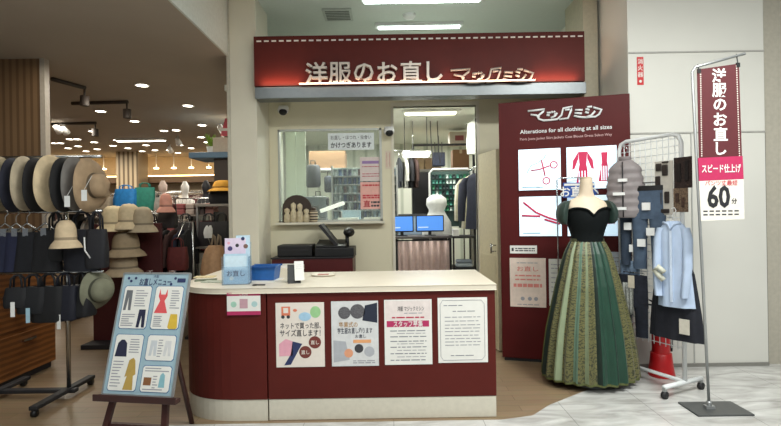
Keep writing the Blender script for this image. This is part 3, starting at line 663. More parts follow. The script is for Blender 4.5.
def garment(label, loc, rz, col, kind='top', group=None, cat='garment', name='hanging_garment', w=.2, h=.62, d=.045, sleeve=.5, ph=0):
    o = thing(name, label, cat, loc, rz, group); m = col if not isinstance(col, tuple) else mat(col, .85, var=.15, scale=25, bump=.2)
    hb = MB(); hanger(hb, w*.9); hb.build('hanger', o)
    mb = MB()
    if kind == 'top': cloth_top(mb, m, w, h, d, sleeve, ph)
    elif kind == 'pants': mb.M = Matrix.Translation((0, 0, -.07)); cloth_pants(mb, m, w*.85, h, d, ph)
    else: mb.M = Matrix.Translation((0, 0, -.07)); mb.loft([(0, 0, 0, w*.7, d*.8), (0, 0, -.08, w*.85, d), (0, 0, -h, w*1.2, d*1.5)], m, 28, fold=7, famp=.1, ph=ph)
    mb.build('cloth', o); return o
# clothes left and right of the doorway interior
zr = 1.4+(213-158)/FOC*7.0+.02
tag(MB().tube([(at(396, 158, 7.0).x-.1, 7.0, zr+.08), (at(420, 158, 7.0).x, 7.0, zr+.08)], .012, CHROME).tube([(at(413, 158, 7).x, 7.0, zr+.08), (at(413, 158, 7).x, 7.0, 2.68)], .008, CHROME).build('hanging_rail'), 'short chrome rail hung at the left of the doorway interior', 'rail')
for k, (px, col, lab) in enumerate(((399, (40, 44, 50), 'charcoal jacket at the left end of the short rail in the doorway'), (405, (190, 190, 182), 'pale grey blouse second on the short rail in the doorway'), (410, (26, 26, 30), 'black jacket third on the short rail in the doorway'), (415, (60, 40, 34), 'dark brown jacket fourth of the short rail in the doorway'))):
    garment(lab, (at(px, 160, 7.0).x, 7.0, zr-.02), PI/2+.1, col, h=.42, sleeve=.34, w=.15, d=.03)
tag(MB().box(at(414, 200, 7.45).x, at(446, 200, 7.45).x, 7.42, 7.46, 0, at(430, 172, 7.42).z, mat((34, 33, 36), .8)).build('dark_backing', bevel=.006), 'added dark backing panel behind the hanging jackets in the doorway', 'panel')  # added dark backing, keeps the gaps between the jackets from showing pale
zr2 = 1.86
tag(MB().tube([(at(472, 170, 6.6).x+.0, 6.2, zr2+.1), (at(472, 170, 6.6).x, 7.4, zr2+.1)], .012, CHROME).tube([(at(472, 170, 6.6).x, 6.2, 0), (at(472, 170, 6.6).x, 6.2, zr2+.1)], .012, CHROME).tube([(at(472, 170, 6.6).x, 7.4, 0), (at(472, 170, 6.6).x, 7.4, zr2+.1)], .012, CHROME).build('garment_rail'), 'chrome garment rail along the right side of the doorway interior', 'rail')
for k, (Y, col, lab, dx) in enumerate(((6.25, (34, 38, 54), 'navy coat nearest on the right hand rail in the doorway', 0), (6.42, (150, 146, 120), 'olive grey coat on the right hand rail in the doorway', -.06), (6.6, (196, 192, 176), 'cream coat on the right hand rail in the doorway', -.1), (6.85, (50, 66, 60), 'dark green coat at the back of the right hand rail', -.12))):
    garment(lab, (at(472, 170, 6.6).x, Y, zr2+.02), -.55, col, h=.7, sleeve=.6, w=.15, d=.035)
# desk with monitors and the pink curtain
dz = at(425, 236, 6.3).z; dx0, dx1 = at(393, 236, 6.3).x, at(452, 236, 6.3).x
o = thing('computer_desk', 'high desk with a pinkish curtain across its front in the doorway', 'desk', ((dx0+dx1)/2, 6.3, 0)); hw = (dx1-dx0)/2
MB().box(-hw, hw, -.05, .5, dz-.03, dz, mat((90, 86, 84), .5)).build('tabletop', o, bevel=.004)
for s_ in (-1, 1):
    for yy in (0, .45): MB().box(s_*(hw-.03)-.02, s_*(hw-.03)+.02, yy-.02, yy+.02, 0, dz-.03, DARK).build('leg', o)
cu = MB(); cu.sheet(lambda u, v: (-hw+.06+u*(2*hw-.1), -.045+.016*math.sin(u*46)+.008*math.sin(u*17), .06+v*(dz-.12)), 90, 4, mat((196, 172, 166), .85, var=.06), .003)
cu.build('curtain', o)
MB().tube([(-hw+.04, -.035, dz-.05), (hw-.04, -.035, dz-.05)], .008, DARK).build('curtain_rod', o)
def monitor(label, px, Y, w_=.36, h_=.21, rz=0):
    o = thing('computer_monitor', label, 'monitor', (at(px, 232, Y).x, Y, dz), rz)
    MB().box(-w_/2, w_/2, 0, .03, .05, .05+h_, BLACK).build('case', o, bevel=.004)
    s = MB().box(-w_/2+.014, w_/2-.014, -.002, 0, .066, .05+h_-.012, mat((80, 140, 226), .4, emit=.75, var=.03)).box(-w_/2+.03, -.02, -.003, -.002, .1, .115, mat((190, 214, 245), .4, emit=.6)).build('screen', o)
    MB().box(-.07, .07, -.05, .07, 0, .01, BLACK).box(-.02, .02, .02, .04, .01, .08, BLACK).build('stand', o)
monitor('computer monitor with a blue screen at the left edge of the doorway', 402, 6.4, .3)
monitor('computer monitor with a blue screen in the middle of the doorway', 430, 6.4, .36)
o = thing('steam_iron_hood', 'white hooded pressing machine behind the blue monitors', 'pressing machine', (at(437, 214, 6.62).x, 6.66, dz))
MB().loft([(0, 0, 0, .2, .1), (0, 0, .16, .19, .1), (0, 0, .26, .13, .08), (0, 0, .32, .1, .07), (0, 0, .4, .14, .09), (0, 0, .48, .13, .085), (0, 0, .53, .06, .05)], mat((200, 202, 200), .5), 20).build('hood', o)
o, w_, h_ = gbox('storage_bin', 'pale blue storage bin behind the left monitor', 'bin', 396, 197, 425, 216, 6.72, .2, mat((160, 182, 206), .5)); o.location.z = dz
MB().box(-w_/2-.01, w_/2+.01, -.01, .21, h_, h_+.03, mat((70, 70, 74), .5)).build('lid', o)
o.location.z = dz; 
# small dark cart, right
o = thing('tool_cart', 'dark open shelf cart low at the right of the doorway', 'cart', (at(463, 270, 6.2).x, 6.2, 0))
for z in (.3, .7, 1.08): MB().box(-.14, .14, -.15, .25, z, z+.025, DARK).build('shelf', o)
for s_ in (-1, 1):
    for yy in (-.14, .24): MB().box(s_*.13-.01, s_*.13+.01, yy-.01, yy+.01, 0, 1.1, BLACK).build('post', o)
o, w_, h_ = gbox('tissue_box', 'white tissue box on the dark cart in the doorway', 'box', 453, 225, 459, 232, 6.15, .1, WHITE); o.location.z = 1.105; 
o = thing('press_pad', 'pale folded cloth on the middle shelf of the dark cart', 'cloth', (at(463, 250, 6.2).x, 6.12, .725)); MB().box(-.1, .1, -.06, .1, 0, .05, mat((150, 160, 168), .8)).build('fold', o, bevel=.02); MB().box(-.1, .1, -.05, .09, .05, .09, mat((120, 130, 142), .8)).build('fold', o, bevel=.02)
# white garment bag on wall right inside
o = thing('garment_bag', 'white garment bag hanging high at the right inside the doorway', 'garment bag', (at(476, 112, 6.6).x, 6.6, 2.62))
hb = MB(); hanger(hb, .14); hb.build('hanger', o)
MB().loft([(0, 0, .0, .03, .03), (0, 0, -.06, .11, .05), (0, 0, -.3, .13, .06), (0, 0, -.46, .12, .05)], mat((206, 210, 202), .4), 20, fold=4, famp=.06).build('bag', o)
MB().box(-.2, .06, -.012, .012, .07, .085, CHROME).build('hook_bar', o)
# ================================================================== MANNEQUIN AND GOWN
MX, MY = 1.60, 4.08
MAN = mat((214, 196, 172), .5, var=.03)
o = thing('mannequin', 'headless cream dress form wearing the green gown in front of the red sign board', 'mannequin', (MX, MY, 0))
MB().loft([(0, 0, .86, .1, .08), (0, 0, .92, .165, .115), (0, 0, 1.0, .165, .115), (0, 0, 1.1, .128, .095), (0, 0, 1.17, .118, .088), (0, -.01, 1.27, .145, .11), (0, -.015, 1.34, .158, .118), (0, 0, 1.42, .168, .095), (0, .005, 1.455, .172, .075), (0, .01, 1.485, .13, .06), (0, .01, 1.505, .075, .052), (0, .005, 1.53, .054, .05), (0, 0, 1.6, .048, .048), (0, -.004, 1.645, .05, .05), (0, -.004, 1.655, .046, .046)], MAN, 32).build('torso', o, sub=1)
MB().tube([(0, 0, .02), (0, 0, .9)], .016, CHROME, 10).build('pole', o)
MB().lathe([(.17, 0), (.17, .008), (.05, .02), (.02, .03)], STEEL, 28).build('base', o)
MB().lathe([(.048, 0), (.05, .006), (.03, .012), (.0, .014)], mat((190, 170, 140), .5), 20, (0, -.004, 1.655)).build('neck_cap', o)
# brocade: olive ground with dark vine tracery
def brocade():
    m = bpy.data.materials.new('brocade'); m.use_nodes = True; nt = m.node_tree; b = nt.nodes['Principled BSDF']
    tc = nt.nodes.new('ShaderNodeTexCoord'); w = nt.nodes.new('ShaderNodeTexWave'); w.wave_type = 'RINGS'; w.inputs['Scale'].default_value = 15
    w.inputs['Distortion'].default_value = 9; w.inputs['Detail'].default_value = 1.5; w.inputs['Detail Scale'].default_value = 2.2
    r = nt.nodes.new('ShaderNodeValToRGB'); e = r.color_ramp.elements
    e[0].position = .12; e[0].color = lin((44, 46, 24))+(1,); e[1].position = .34; e[1].color = lin((98, 95, 56))+(1,)
    nt.links.new(tc.outputs['Object'], w.inputs['Vector']); nt.links.new(w.outputs['Fac'], r.inputs[0]); nt.links.new(r.outputs[0], b.inputs['Base Color'])
    b.inputs['Roughness'].default_value = .5; b.inputs['Sheen Weight'].default_value = .15
    return m
BRO = brocade()
PALEG = mat((134, 146, 116), .45, var=.08, scale=14); TEALG = mat((104, 132, 114), .45, var=.08, scale=14)
DKG = mat((18, 58, 42), .45, var=.15, scale=10, sheen=.1); DKV = mat((14, 34, 26), .6, var=.2, scale=14); OLV = mat((86, 92, 48), .6, var=.12, scale=18)
VELV = mat((6, 11, 12), .8, var=.2, scale=20, spec=.2)
g = thing('gown', 'off shoulder gown with black velvet bodice and full green and olive panelled skirt', 'dress', (MX, MY, 0))
# camera-facing direction is q = -pi/2 ; left of picture q = pi
def panel(k, n=144):
    q = (k+.5)/n*360   # 180 = left, 270 = front, 360 = right
    for a, b_, m in ((0, 14, BRO), (14, 28, DKG), (28, 60, OLV), (60, 120, DKG), (120, 168, OLV), (168, 180, DKG), (180, 193, DKV), (193, 211, BRO), (211, 217, PALEG), (217, 232, BRO), (232, 240, TEALG), (240, 248, BRO), (248, 252, PALEG), (252, 263, BRO), (263, 268, DKV), (268, 284, DKG), (284, 288, DKV), (288, 302, DKG), (302, 306, DKV), (306, 361, BRO)):
        if a <= q < b_: return m
def pleat(t, q): return 1+(.012+.05*t)*math.cos(24*q+.6*math.sin(3*q))+.02*t*math.cos(5*q+1)
sk = [(0, 0, 1.155, .128, .098), (0, 0, 1.13, .145, .112), (0, 0, 1.05, .182, .15), (0, 0, .95, .21, .18), (0, 0, .8, .25, .215), (0, 0, .62, .29, .24), (0, 0, .44, .328, .265), (0, 0, .26, .352, .282), (0, 0, .12, .366, .29), (0, 0, .07, .367, .292)]
MB().loft(sk, DKG, 144, cap=False, matf=panel, rip=pleat).build('skirt', g)
MB().loft([(0, 0, .078, .362, .287), (0, 0, .06, .37, .295), (0, 0, .052, .364, .29)], OLV, 96, cap=False, rip=lambda t, q: pleat(1, q)).build('hem', g)
bd = MB(); n = 48; rows = [(1.145, .132, .1), (1.18, .126, .096), (1.24, .142, .112), (1.3, .164, .132), (1.35, .176, .14), (1.385, .178, .128)]
vs = []
for z, rx, ry in rows:
    for k in range(n):
        q = 2*PI*k/n; zz = z
        if z > 1.33:
            fr_ = max(0, -math.sin(q)); x_ = math.cos(q)
            zz = z+(.03*abs(math.sin(2.2*math.asin(max(-1, min(1, x_))))) if fr_ > 0 else 0)-.028*fr_*math.exp(-(x_/.16)**2)
        vs.append((rx*math.cos(q), ry*math.sin(q)-.006, zz))
fs = [(i*n+k, i*n+(k+1) % n, (i+1)*n+(k+1) % n, (i+1)*n+k) for i in range(len(rows)-1) for k in range(n)]
bd.add(vs, fs, VELV, True); bd.build('bodice', g)
MB().loft([(0, 0, 1.125, .139, .107), (0, 0, 1.15, .136, .104), (0, 0, 1.17, .132, .1)], mat((60, 60, 34), .6), 40, cap=False).build('waistband', g)
SLV = mat((24, 46, 38), .6, var=.2, scale=30, sheen=.1)
for s_ in (-1, 1):
    sl = MB(); sl.loft([(s_*.19, -.01, 1.285, .02, .04), (s_*.203, -.01, 1.305, .036, .065), (s_*.207, -.005, 1.36, .044, .08), (s_*.196, .0, 1.42, .042, .08), (s_*.175, .005, 1.462, .034, .066), (s_*.152, .005, 1.476, .018, .04)], SLV, 22, fold=7, famp=.1)
    sl.build('sleeve', g, sub=1)
tr = MB(); tr.tube([(x, -.006-.142*math.sqrt(max(0, 1-(x/.18)**2)), 1.385+.03*abs(math.sin(2.2*math.asin(x/.18)))-.028*math.sqrt(max(0, 1-(x/.18)**2))*math.exp(-(x/.18/.16)**2)) for x in [-.172+.0172*i for i in range(21)]], .008, VELV, 8); tr.build('neckline_trim', g)
# wire sign stand behind the mannequin with blue sign
o = thing('wire_sign_stand', 'thin chrome wire stand behind the mannequin, left of its neck', 'stand', (1.40, 4.47, 0))
hz = at(557, 178, 4.47).z
MB().tube([(0, 0, .02), (0, 0, hz-.02), (.02, 0, hz), (.36, 0, hz), (.38, 0, hz-.02), (.38, 0, 1.45)], .006, CHROME, 8).build('wire_frame', o)
o.location.x = at(557.5, 220, 4.47).x
MB().box(-.09, .1, -.03, .03, 0, .012, STEEL).tube([(0, 0, .012), (0, 0, .03)], .012, STEEL).build('base', o)
SF = FR((0, 4.462, 0), 0)
mb, w_, h_, y, done = poster('hanging_sign', 'blue sign with white Japanese lettering hung behind the mannequin neck', SF, 563, 182.5, 601, 197.5, cat='sign', base=mat((30, 74, 150), .5), th=.004)
mb.box(.03*w_, .97*w_, y-.0002, y+.0006, .8*h_, .94*h_, PAPER); mb.text('お直', .2*w_, .42*h_, .1, y, PAPER, bold=.02); mb.text('へ', .82*w_, .42*h_, .1, y, PAPER, bold=.02); mb.text('し', .52*w_, .42*h_, .1, y, PAPER, bold=.02); 
done()

# ================================================================== GRID RACK
RA = Vector((1.965, 4.28, 0)); RB = Vector((2.205, 3.78, 0)); RD = RB-RA; RL = RD.length; RZ = math.atan2(RD.y, RD.x)
RF = FR(RA, RZ)
o = thing('grid_rack', 'white wire grid rack on casters carrying sample garments', 'rack', RA, RZ)
H = 1.97
MB().tube([(0, 0, .09), (0, 0, H-.07), (.02, 0, H-.02), (.07, 0, H), (RL-.07, 0, H), (RL-.02, 0, H-.02), (RL, 0, H-.07), (RL, 0, .09)], .016, WHM, 10).build('frame', o)
gm = MB()
for k in range(1, 11): gm.tube([(RL*k/11, 0, .32), (RL*k/11, 0, H)], .0035, WHM, 6)
for k in range(30): gm.tube([(0, .004, .34+k*.055), (RL, .004, .34+k*.055)], .0035, WHM, 6)
gm.build('grid', o)
for x in (0, RL):
    yf = -.24 if x else -.06; yb = .2 if x else .13
    ft = MB(); ft.tube([(x, yf, .085), (x, yb, .085)], .018, WHM, 10); ft = ft.build('foot', o)
    for yy in (yf+.01, yb-.01):
        c = MB(); c.box(x-.012, x+.012, yy-.012, yy+.012, .05, .085, STEEL); c.M = Matrix.Translation((x, yy, .028)) @ Matrix.Rotation(PI/2, 4, 'Y'); c.lathe([(.0, -.014), (.028, -.014), (.028, .014), (.0, .014)], DARK, 16); c.build('caster', ft)
MB().tube([(0, 0, .09), (RL, 0, .09)], .014, WHM, 10).build('crossbar', o)
def rk(px, py, off): 
    x, z = on(RF, px, py, off); return x, z
def rloc(px, py, off):
    x, z = rk(px, py, off); return RF @ Vector((x, -off, z))
# grey padded vest
VG = mat((136, 128, 128), .55, var=.1, scale=20)
p = rloc(625, 160, .09)
o = thing('padded_vest', 'grey quilted vest with three white tags hung on the left of the grid rack', 'vest', p, RZ+.45)
hb = MB(); hanger(hb, .11); hb.build('hanger', o)
MB().loft([(0, 0, .0, .05, .03), (0, -.01, -.03, .085, .05)]+[(0, -.01, -.06-.4*t/24, .115+.025*min(1, t/8)+(.008 if t % 4 in (1, 2) else 0), .065+(.008 if t % 4 in (1, 2) else 0)) for t in range(25)]+[(0, -.01, -.475, .12, .055)], VG, 28).build('shell', o)
MB().loft([(0, 0, -.015, .045, .03), (0, -.01, .01, .052, .042), (0, -.01, .025, .05, .04)], VG, 20).build('collar', o)
for (x, z, w_) in ((.0, -.17, .035), (-.03, -.28, .045), (-.02, -.4, .045)): MB().box(x-w_, x+w_, -.094, -.082, z-.012, z+.012, WHITE).build('tag', o)
MB().tube([(0, -.085, -.02), (0, -.088, -.25), (0, -.08, -.47)], .005, DARK, 6).build('zip', o)
# jeans
DEN = mat((70, 86, 106), .85, var=.2, scale=16); DEN2 = mat((46, 58, 74), .85, var=.2, scale=16)
for k, (px, m, lab, w_, tags, a) in enumerate(((632, DEN2, 'dark blue jeans with white patches hung under the grey vest', .1, ((-.02, -.34), (.02, -.52)), .0), (648, DEN, 'mid blue jeans with a white patch hung in the middle of the grid rack', .125, ((.0, -.16), (.03, -.36), (-.04, -.45)), .0))):
    p = rloc(px, 190, .045); p.z = 1.60-.02*k
    o = thing('jeans', lab, 'jeans', p, RZ+.3, None)
    mb = MB(); mb.tube([(-w_*.5, .03, .0), (-w_*.5, 0, .03), (w_*.5, 0, .03), (w_*.5, .03, 0)], .004, BLACK, 6); mb.build('clip_hanger', o)
    mb = MB(); cloth_pants(mb, m, w_, .66, .035); mb.build('cloth', o)
    for x, z in tags: MB().box(x-.03, x+.03, -.052, -.036, z-.03, z+.03, WHITE).build('patch', o)
    MB().loft([(0, 0, -.035, w_*1.03, .037), (0, 0, .004, w_*1.03, .037)], BLACK if k else m, 24).build('waistband', o)
# leather and fabric sample boards
def board(label, px0, py0, px1, py1, bm, pieces, pm, fuzzy=False):
    off = .025; x0, z1 = rk(px0, py0, off); x1, z0 = rk(px1, py1, off); w_, h_ = x1-x0, z1-z0
    o = thing('sample_board', label, 'sample board', RF @ Vector((x0, -off, z0)), RZ)
    MB().box(0, w_, 0, .008, 0, h_, bm).build('backing', o, bevel=.002)
    MB().tube([(w_*.5, .008, h_-.02), (w_*.5, .02, h_-.005), (w_*.5, .024, h_-.02)], .003, CHROME, 6).build('hook', o)
    for (a, c, rw, rh) in pieces: MB().box((a-rw)*w_, (a+rw)*w_, -.012, 0, (c-rh)*h_, (c+rh)*h_, pm).build('swatch', o, bevel=.006)
SB = mat((196, 190, 180), .7, var=.05); LEA = mat((44, 36, 34), .5, var=.2); 
FUR = mat((46, 32, 28), .9, var=.6, scale=60, bump=.6); PAT = mat((110, 90, 72), .8, var=.6, scale=70)
board('upper left sample board with four black leather pieces on the grid rack', 654.5, 162, 673, 188, SB, ((.25, .78, .16, .14), (.6, .66, .16, .2), (.2, .28, .14, .18), (.62, .95, .18, .03)), LEA)
board('upper right dark brown furry sample board on the grid rack', 673.5, 158, 692, 187.5, FUR, ((.3, .5, .12, .3), (.75, .55, .1, .32)), mat((30, 22, 20), .9, var=.4, scale=80))
board('lower left sample board with three black leather pieces on the grid rack', 655, 189, 672.5, 215, SB, ((.28, .62, .14, .24), (.72, .66, .14, .22), (.55, .15, .3, .08)), LEA)
board('lower right brown patterned sample board on the grid rack', 673, 188.5, 688, 212, PAT, ((.3, .6, .12, .2), (.7, .4, .1, .2)), mat((70, 50, 40), .8, var=.4, scale=60))
# pale blue shirt
p = rloc(673, 221, .09)
o = thing('shirt', 'pale blue long sleeved shirt hanging low on the right of the grid rack', 'shirt', p, RZ+.25)
SHB = mat((176, 192, 216), .8, var=.05, scale=12, bump=.15)
hb = MB(); hanger(hb, .09, WHITE); hb.build('hanger', o)
MB().loft([(0, 0, .0, .04, .03), (0, 0, -.03, .075, .04), (0, 0, -.08, .105, .05), (0, 0, -.25, .105, .052), (.01, 0, -.45, .11, .055), (.015, 0, -.64, .12, .055)], SHB, 32, fold=6, famp=.09).build('body', o)
for s_ in (-1, 1): MB().loft([(s_*.078, 0, -.05, .035, .04), (s_*.1, -.01, -.14, .036, .042), (s_*.104, -.03, -.34, .032, .042), (s_*.095, -.05, -.5, .028, .036), (s_*.09, -.055, -.56, .026, .032)], SHB, 16, fold=4, famp=.12).build('sleeve', o)
MB().tube([(-.06, -.02, -.012), (-.02, -.045, -.02), (0, -.05, -.06), (.02, -.045, -.02), (.06, -.02, -.012)], .012, SHB, 8).build('collar', o)
MB().box(-.004, .012, -.064, -.052, -.6, -.07, mat((196, 208, 226), .7)).build('placket', o)
MB().tube([(-.04, -.085, -.44), (-.07, -.095, -.4), (-.1, -.09, -.37), (-.07, -.1, -.34), (-.03, -.095, -.38)], .02, mat((196, 196, 180), .8, var=.2), 8).build('cuff_sample', o)
# black skirt behind the shirt
p = rloc(672, 262, .05)
o = thing('skirt', 'black flared skirt with a white square tag hanging under the pale blue shirt', 'skirt', p, RZ+.12)
BSK = mat((20, 22, 32), .85, var=.2)
MB().tube([(-.1, .03, .01), (-.1, 0, .02), (.1, 0, .02), (.1, .03, .01)], .004, CHROME, 6).build('clip_hanger', o)
MB().loft([(.02, .0, 0, .11, .03), (.02, 0, -.08, .14, .035), (.02, 0, -.35, .175, .045), (.025, 0, -.58, .19, .05)], BSK, 40, fold=8, famp=.1).build('cloth', o)
MB().box(.08, .15, -.066, -.056, -.52, -.41, mat((206, 200, 186), .7)).build('tag', o)
# dark lace sample and tags left below
p = rloc(633, 300, .06)
o = thing('trousers', 'dark trousers with lace trim and tags hanging low at the left of the grid rack', 'trousers', (p.x, p.y, .86), RZ+.2)
MB().tube([(-.08, .03, .01), (-.08, 0, .02), (.08, 0, .02), (.08, .03, .01)], .004, CHROME, 6).build('clip_hanger', o)
mb = MB(); cloth_pants(mb, mat((30, 34, 46), .85, var=.3, scale=30), .12, .5, .03); mb.build('cloth', o)
MB().sheet(lambda u, v: (-.06+.09*u, -.05-.006*math.sin(u*20), -.32+.26*v), 14, 6, mat((150, 152, 146), .9, var=.5, scale=90), .003).build('lace', o)
MB().box(-.01, .04, -.056, -.05, -.1, .0, mat((206, 196, 176), .7)).build('tag', o)
o = thing('denim_sample', 'folded light denim sample hung between the jeans and the dark trousers', 'fabric sample', rloc(630, 268, .05), RZ+.1)
MB().sheet(lambda u, v: (-.09+.18*u, -.01*math.sin(u*14), -.1+.16*v), 16, 6, mat((120, 140, 164), .9, var=.4, scale=40), .006).build('cloth', o)
MB().tube([(0, .0, .06), (0, .02, .075), (0, .03, .06)], .003, CHROME, 6).build('hook', o)
# red fire extinguisher stand by the wall
EX = at(664, 378, 4.16)
RED = mat((176, 22, 26), .35, var=.05)
o = thing('fire_extinguisher', 'red fire extinguisher on a round red stand behind the grid rack', 'fire extinguisher', (EX.x, 4.2, 0))
MB().lathe([(.1, 0), (.105, .02), (.1, .035), (.09, .1), (.082, .19), (.078, .195), (.0, .19)], RED, 28).build('stand', o)
MB().lathe([(.0, .03), (.068, .03), (.07, .05), (.07, .46), (.055, .5), (.025, .525), (.022, .55), (0, .55)], RED, 24).build('cylinder', o)
MB().box(-.02, .02, -.02, .02, .55, .58, STEEL).tube([(0, 0, .57), (-.1, -.01, .6)], .007, BLACK).tube([(0, 0, .58), (-.1, -.01, .64)], .007, BLACK).build('valve_handle', o)
MB().tube([(.02, 0, .56), (.09, 0, .54), (.1, 0, .4), (.088, 0, .2)], .009, BLACK, 8).build('hose', o)
# small red sign on the white wall
WF = FR((0, 4.42, 0), 0)
mb, w_, h_, y, done = poster('fire_extinguisher_sign', 'narrow red vertical sign high on the left edge of the white wall', WF, 637, 57, 643.5, 85, cat='sign', base=mat((196, 36, 40), .5), off=.001)
for k, ch in enumerate('消火器'): mb.text(ch, .5*w_, (.84-.235*k)*h_, .05, y, PAPER, bold=.01)
mb.disc(.5*w_, .13*h_, .012, y, y+.0006, PAPER); done()

# ================================================================== BANNER STAND
o = thing('banner_stand', 'slender steel pole stand with bent top arm on a grey floor plate', 'banner stand', (2.19, 3.47, 0))
MB().box(-.15, .23, -.12, .12, 0, .012, mat((96, 98, 98), .4, metal=.6, var=.05)).build('base_plate', o, bevel=.003)
MB().box(-.03, .03, -.02, .02, .012, .03, STEEL).tube([(0, 0, .03), (0, 0, .06)], .016, STEEL).build('socket', o)
t0 = at(692, 68, 3.47); t1 = at(745, 53.5, 3.47)
q = lambda p, dx=0, dz=0: (p.x-2.19+dx, 0, p.z+dz)
MB().tube([(0, 0, .012), (q(t0)[0]*.5, 0, t0.z*.5), q(t0, 0, -.03), q(t0, .02, .005), q(t1)], .0095, STEEL, 10).build('pole', o)
# banner
AF = FR((0, 3.455, 0), 0)
bx0 = at(697, 110, 3.455); bx1 = at(740, 110, 3.455)
o = thing('banner', 'hanging banner, wine red with white vertical lettering over a pink band and white price panel', 'banner', (at(718, 68, 3.455).x, 3.455, 0))
ox = o.location.x
def bp_(px, py): v = at(px, py, 3.455); return v.x-ox, v.z
c = [bp_(697, 69.5), bp_(739, 63.5), bp_(742, 157), bp_(699, 158)]
BCL = MB().prism([c[3], c[2], c[1], c[0]], 0, .003, mat((84, 26, 32), .7, var=.05))
tm = MB()
for k, ch in enumerate('洋服のお直し'):
    x, z = bp_(719+.4*k, 75.5+k*14.6); tm.text(ch, x, z, .102, -.001, PAPER, bold=.025)
tm.build('lettering', o)
sm_ = BCL
for k in range(40):
    for (u0, u1) in ((700.5, 701.7), (736.5, 739.5)):
        px = u0+(u1-u0)*k/39; x, z = bp_(px, 70+k*2.2 if px < 720 else 66+k*2.3); sm_.box(x-.004, x+.004, -.001, 0, z-.0045, z+.0045, mat((206, 196, 186), .7))
sm_.build('cloth', o)
c = [bp_(698, 158), bp_(742.5, 156), bp_(743.5, 179), bp_(699, 181)]
MB().prism([c[3], c[2], c[1], c[0]], -.002, .003, mat((176, 38, 84), .6)).build('pink_band', o)
x, z = bp_(721, 168.5); MB().text('スピード仕上げ', x, z, .062, -.004, PAPER, bold=.02, width=.27).build('band_lettering', o)
c = [bp_(699, 181), bp_(743.5, 179), bp_(744.5, 219), bp_(701, 221)]
MB().prism([c[3], c[2], c[1], c[0]], -.001, .003, mat((222, 216, 206), .7)).build('price_panel', o)
tm = MB(); x, z = bp_(721, 183); tm.text('パンツ丈最短', x, z, .038, -.003, mat((196, 70, 80), .7), bold=.01)
x, z = bp_(718.5, 196.5); tm.text('60', x, z, .205, -.003, mat((30, 30, 34), .7), bold=.03, sx=.78); x, z = bp_(734, 201); tm.text('分', x, z, .04, -.003, mat((30, 30, 34), .7), bold=.02)
for r_ in (211, 214.5):
    x, z = bp_(722, r_); lines(tm, .2, .1, -.002, (), INK)
    for k in range(6): tm.box(x-.13+k*.043, x-.1+k*.043, -.002, -.001, z-.005, z+.005, INK)
tm.build('price_lettering', o)
for px, py in ((699, 68), (738, 62)):
    x, z = bp_(px, py); zt_ = t0.z+(t1.z-t0.z)*(x+ox-t0.x)/(t1.x-t0.x)
    MB().tube([(x, .0, z-.03), (x, .004, z), (x, .015, zt_+.012)], .004, BLACK, 6).box(x-.012, x+.012, -.004, .006, z-.035, z-.005, BLACK).build('clip', o)

# ================================================================== EASEL
EYAW = -.157; tilt = math.radians(17)
EB = at(137, 396, 2.98); 
EM = FR((EB.x, EB.y, 0), EYAW)
MAHO = mat((58, 28, 24), .4, var=.15, scale=14)
o = thing('easel', 'dark brown wooden easel standing in front of the counter end', 'easel', (EB.x, EB.y, 0), EYAW)
bz = EB.z
T = lambda s_, z: (s_, math.tan(tilt)*(z-bz)+.02, z)
def leg(x0, x1, z0, z1, w_=.018):
    a, c_ = Vector(T(x0, z0)), Vector(T(x1, z1)); m = MB()
    vs = []
    for p in (a, c_):
        for dx, dy in ((-w_, 0), (w_, 0), (w_, .025), (-w_, .025)): vs.append((p.x+dx, p.y+dy, p.z))
    return m.add(vs, [(3,2,1,0), (4,5,6,7), (0,1,5,4), (1,2,6,5), (2,3,7,6), (3,0,4,7)], MAHO)
leg(-.21, -.08, 0, 1.05).build('leg', o); leg(.21, .08, 0, 1.05).build('leg', o)
m = MB(); m.tube([(0, math.tan(tilt)*.6+.06, .95), (0.1, .42, .0)], .016, MAHO, 8); m.build('leg', o)
sh = T(0, bz)
MB().box(-.27, .27, sh[1]-.05, sh[1]+.0, bz-.03, bz-.005, MAHO).box(-.27, .27, sh[1]-.055, sh[1]-.045, bz-.03, bz+.01, MAHO).build('ledge', o, bevel=.003)
MB().box(-.2, .2, sh[1]-.04, sh[1]-.015, .13, .17, MAHO).build('crossbar', o)
MB().box(-.12, .12, T(0, .9)[1]-.0, T(0, .9)[1]+.02, .88, .92, MAHO).build('crossbar', o)
# menu board resting on the ledge
BWID, BHEI = .455, .735
o = thing('menu_board', 'pale blue price board with pictures of clothes resting on the dark easel', 'menu board', EM @ Vector((0, sh[1]-.012, bz)), EYAW, rx=-tilt)
MB().box(-BWID/2, BWID/2, -.012, 0, 0, BHEI, mat((152, 178, 190), .5, var=.05)).build('board', o, bevel=.003)
fr_ = MB()
for a in ((-BWID/2-.006, -BWID/2+.004, 0, BHEI), (BWID/2-.004, BWID/2+.006, 0, BHEI)): fr_.box(a[0], a[1], -.016, .002, a[2], a[3], STEEL)
fr_.box(-BWID/2, BWID/2, -.016, .002, -.004, .006, STEEL).box(-BWID/2, BWID/2, -.016, .002, BHEI-.006, BHEI+.004, STEEL); fr_.build('frame', o)
tt = MB(); tt.text('お直しメニュー', .0, .925*BHEI, .05, -.0135, NV, bold=.015, width=.22); tt.text('洋服', 0, .972*BHEI, .02, -.0135, NV)
tt.box(.15, .205, -.0135, -.012, .92*BHEI, .955*BHEI, NV)
for x, z in ((-.17, .93), (-.14, .955), (-.19, .955), (.135, .955), (.11, .905)): tt.disc(x, z*BHEI, .009, -.0135, -.012, NV, n=8)
tt.build('heading', o)
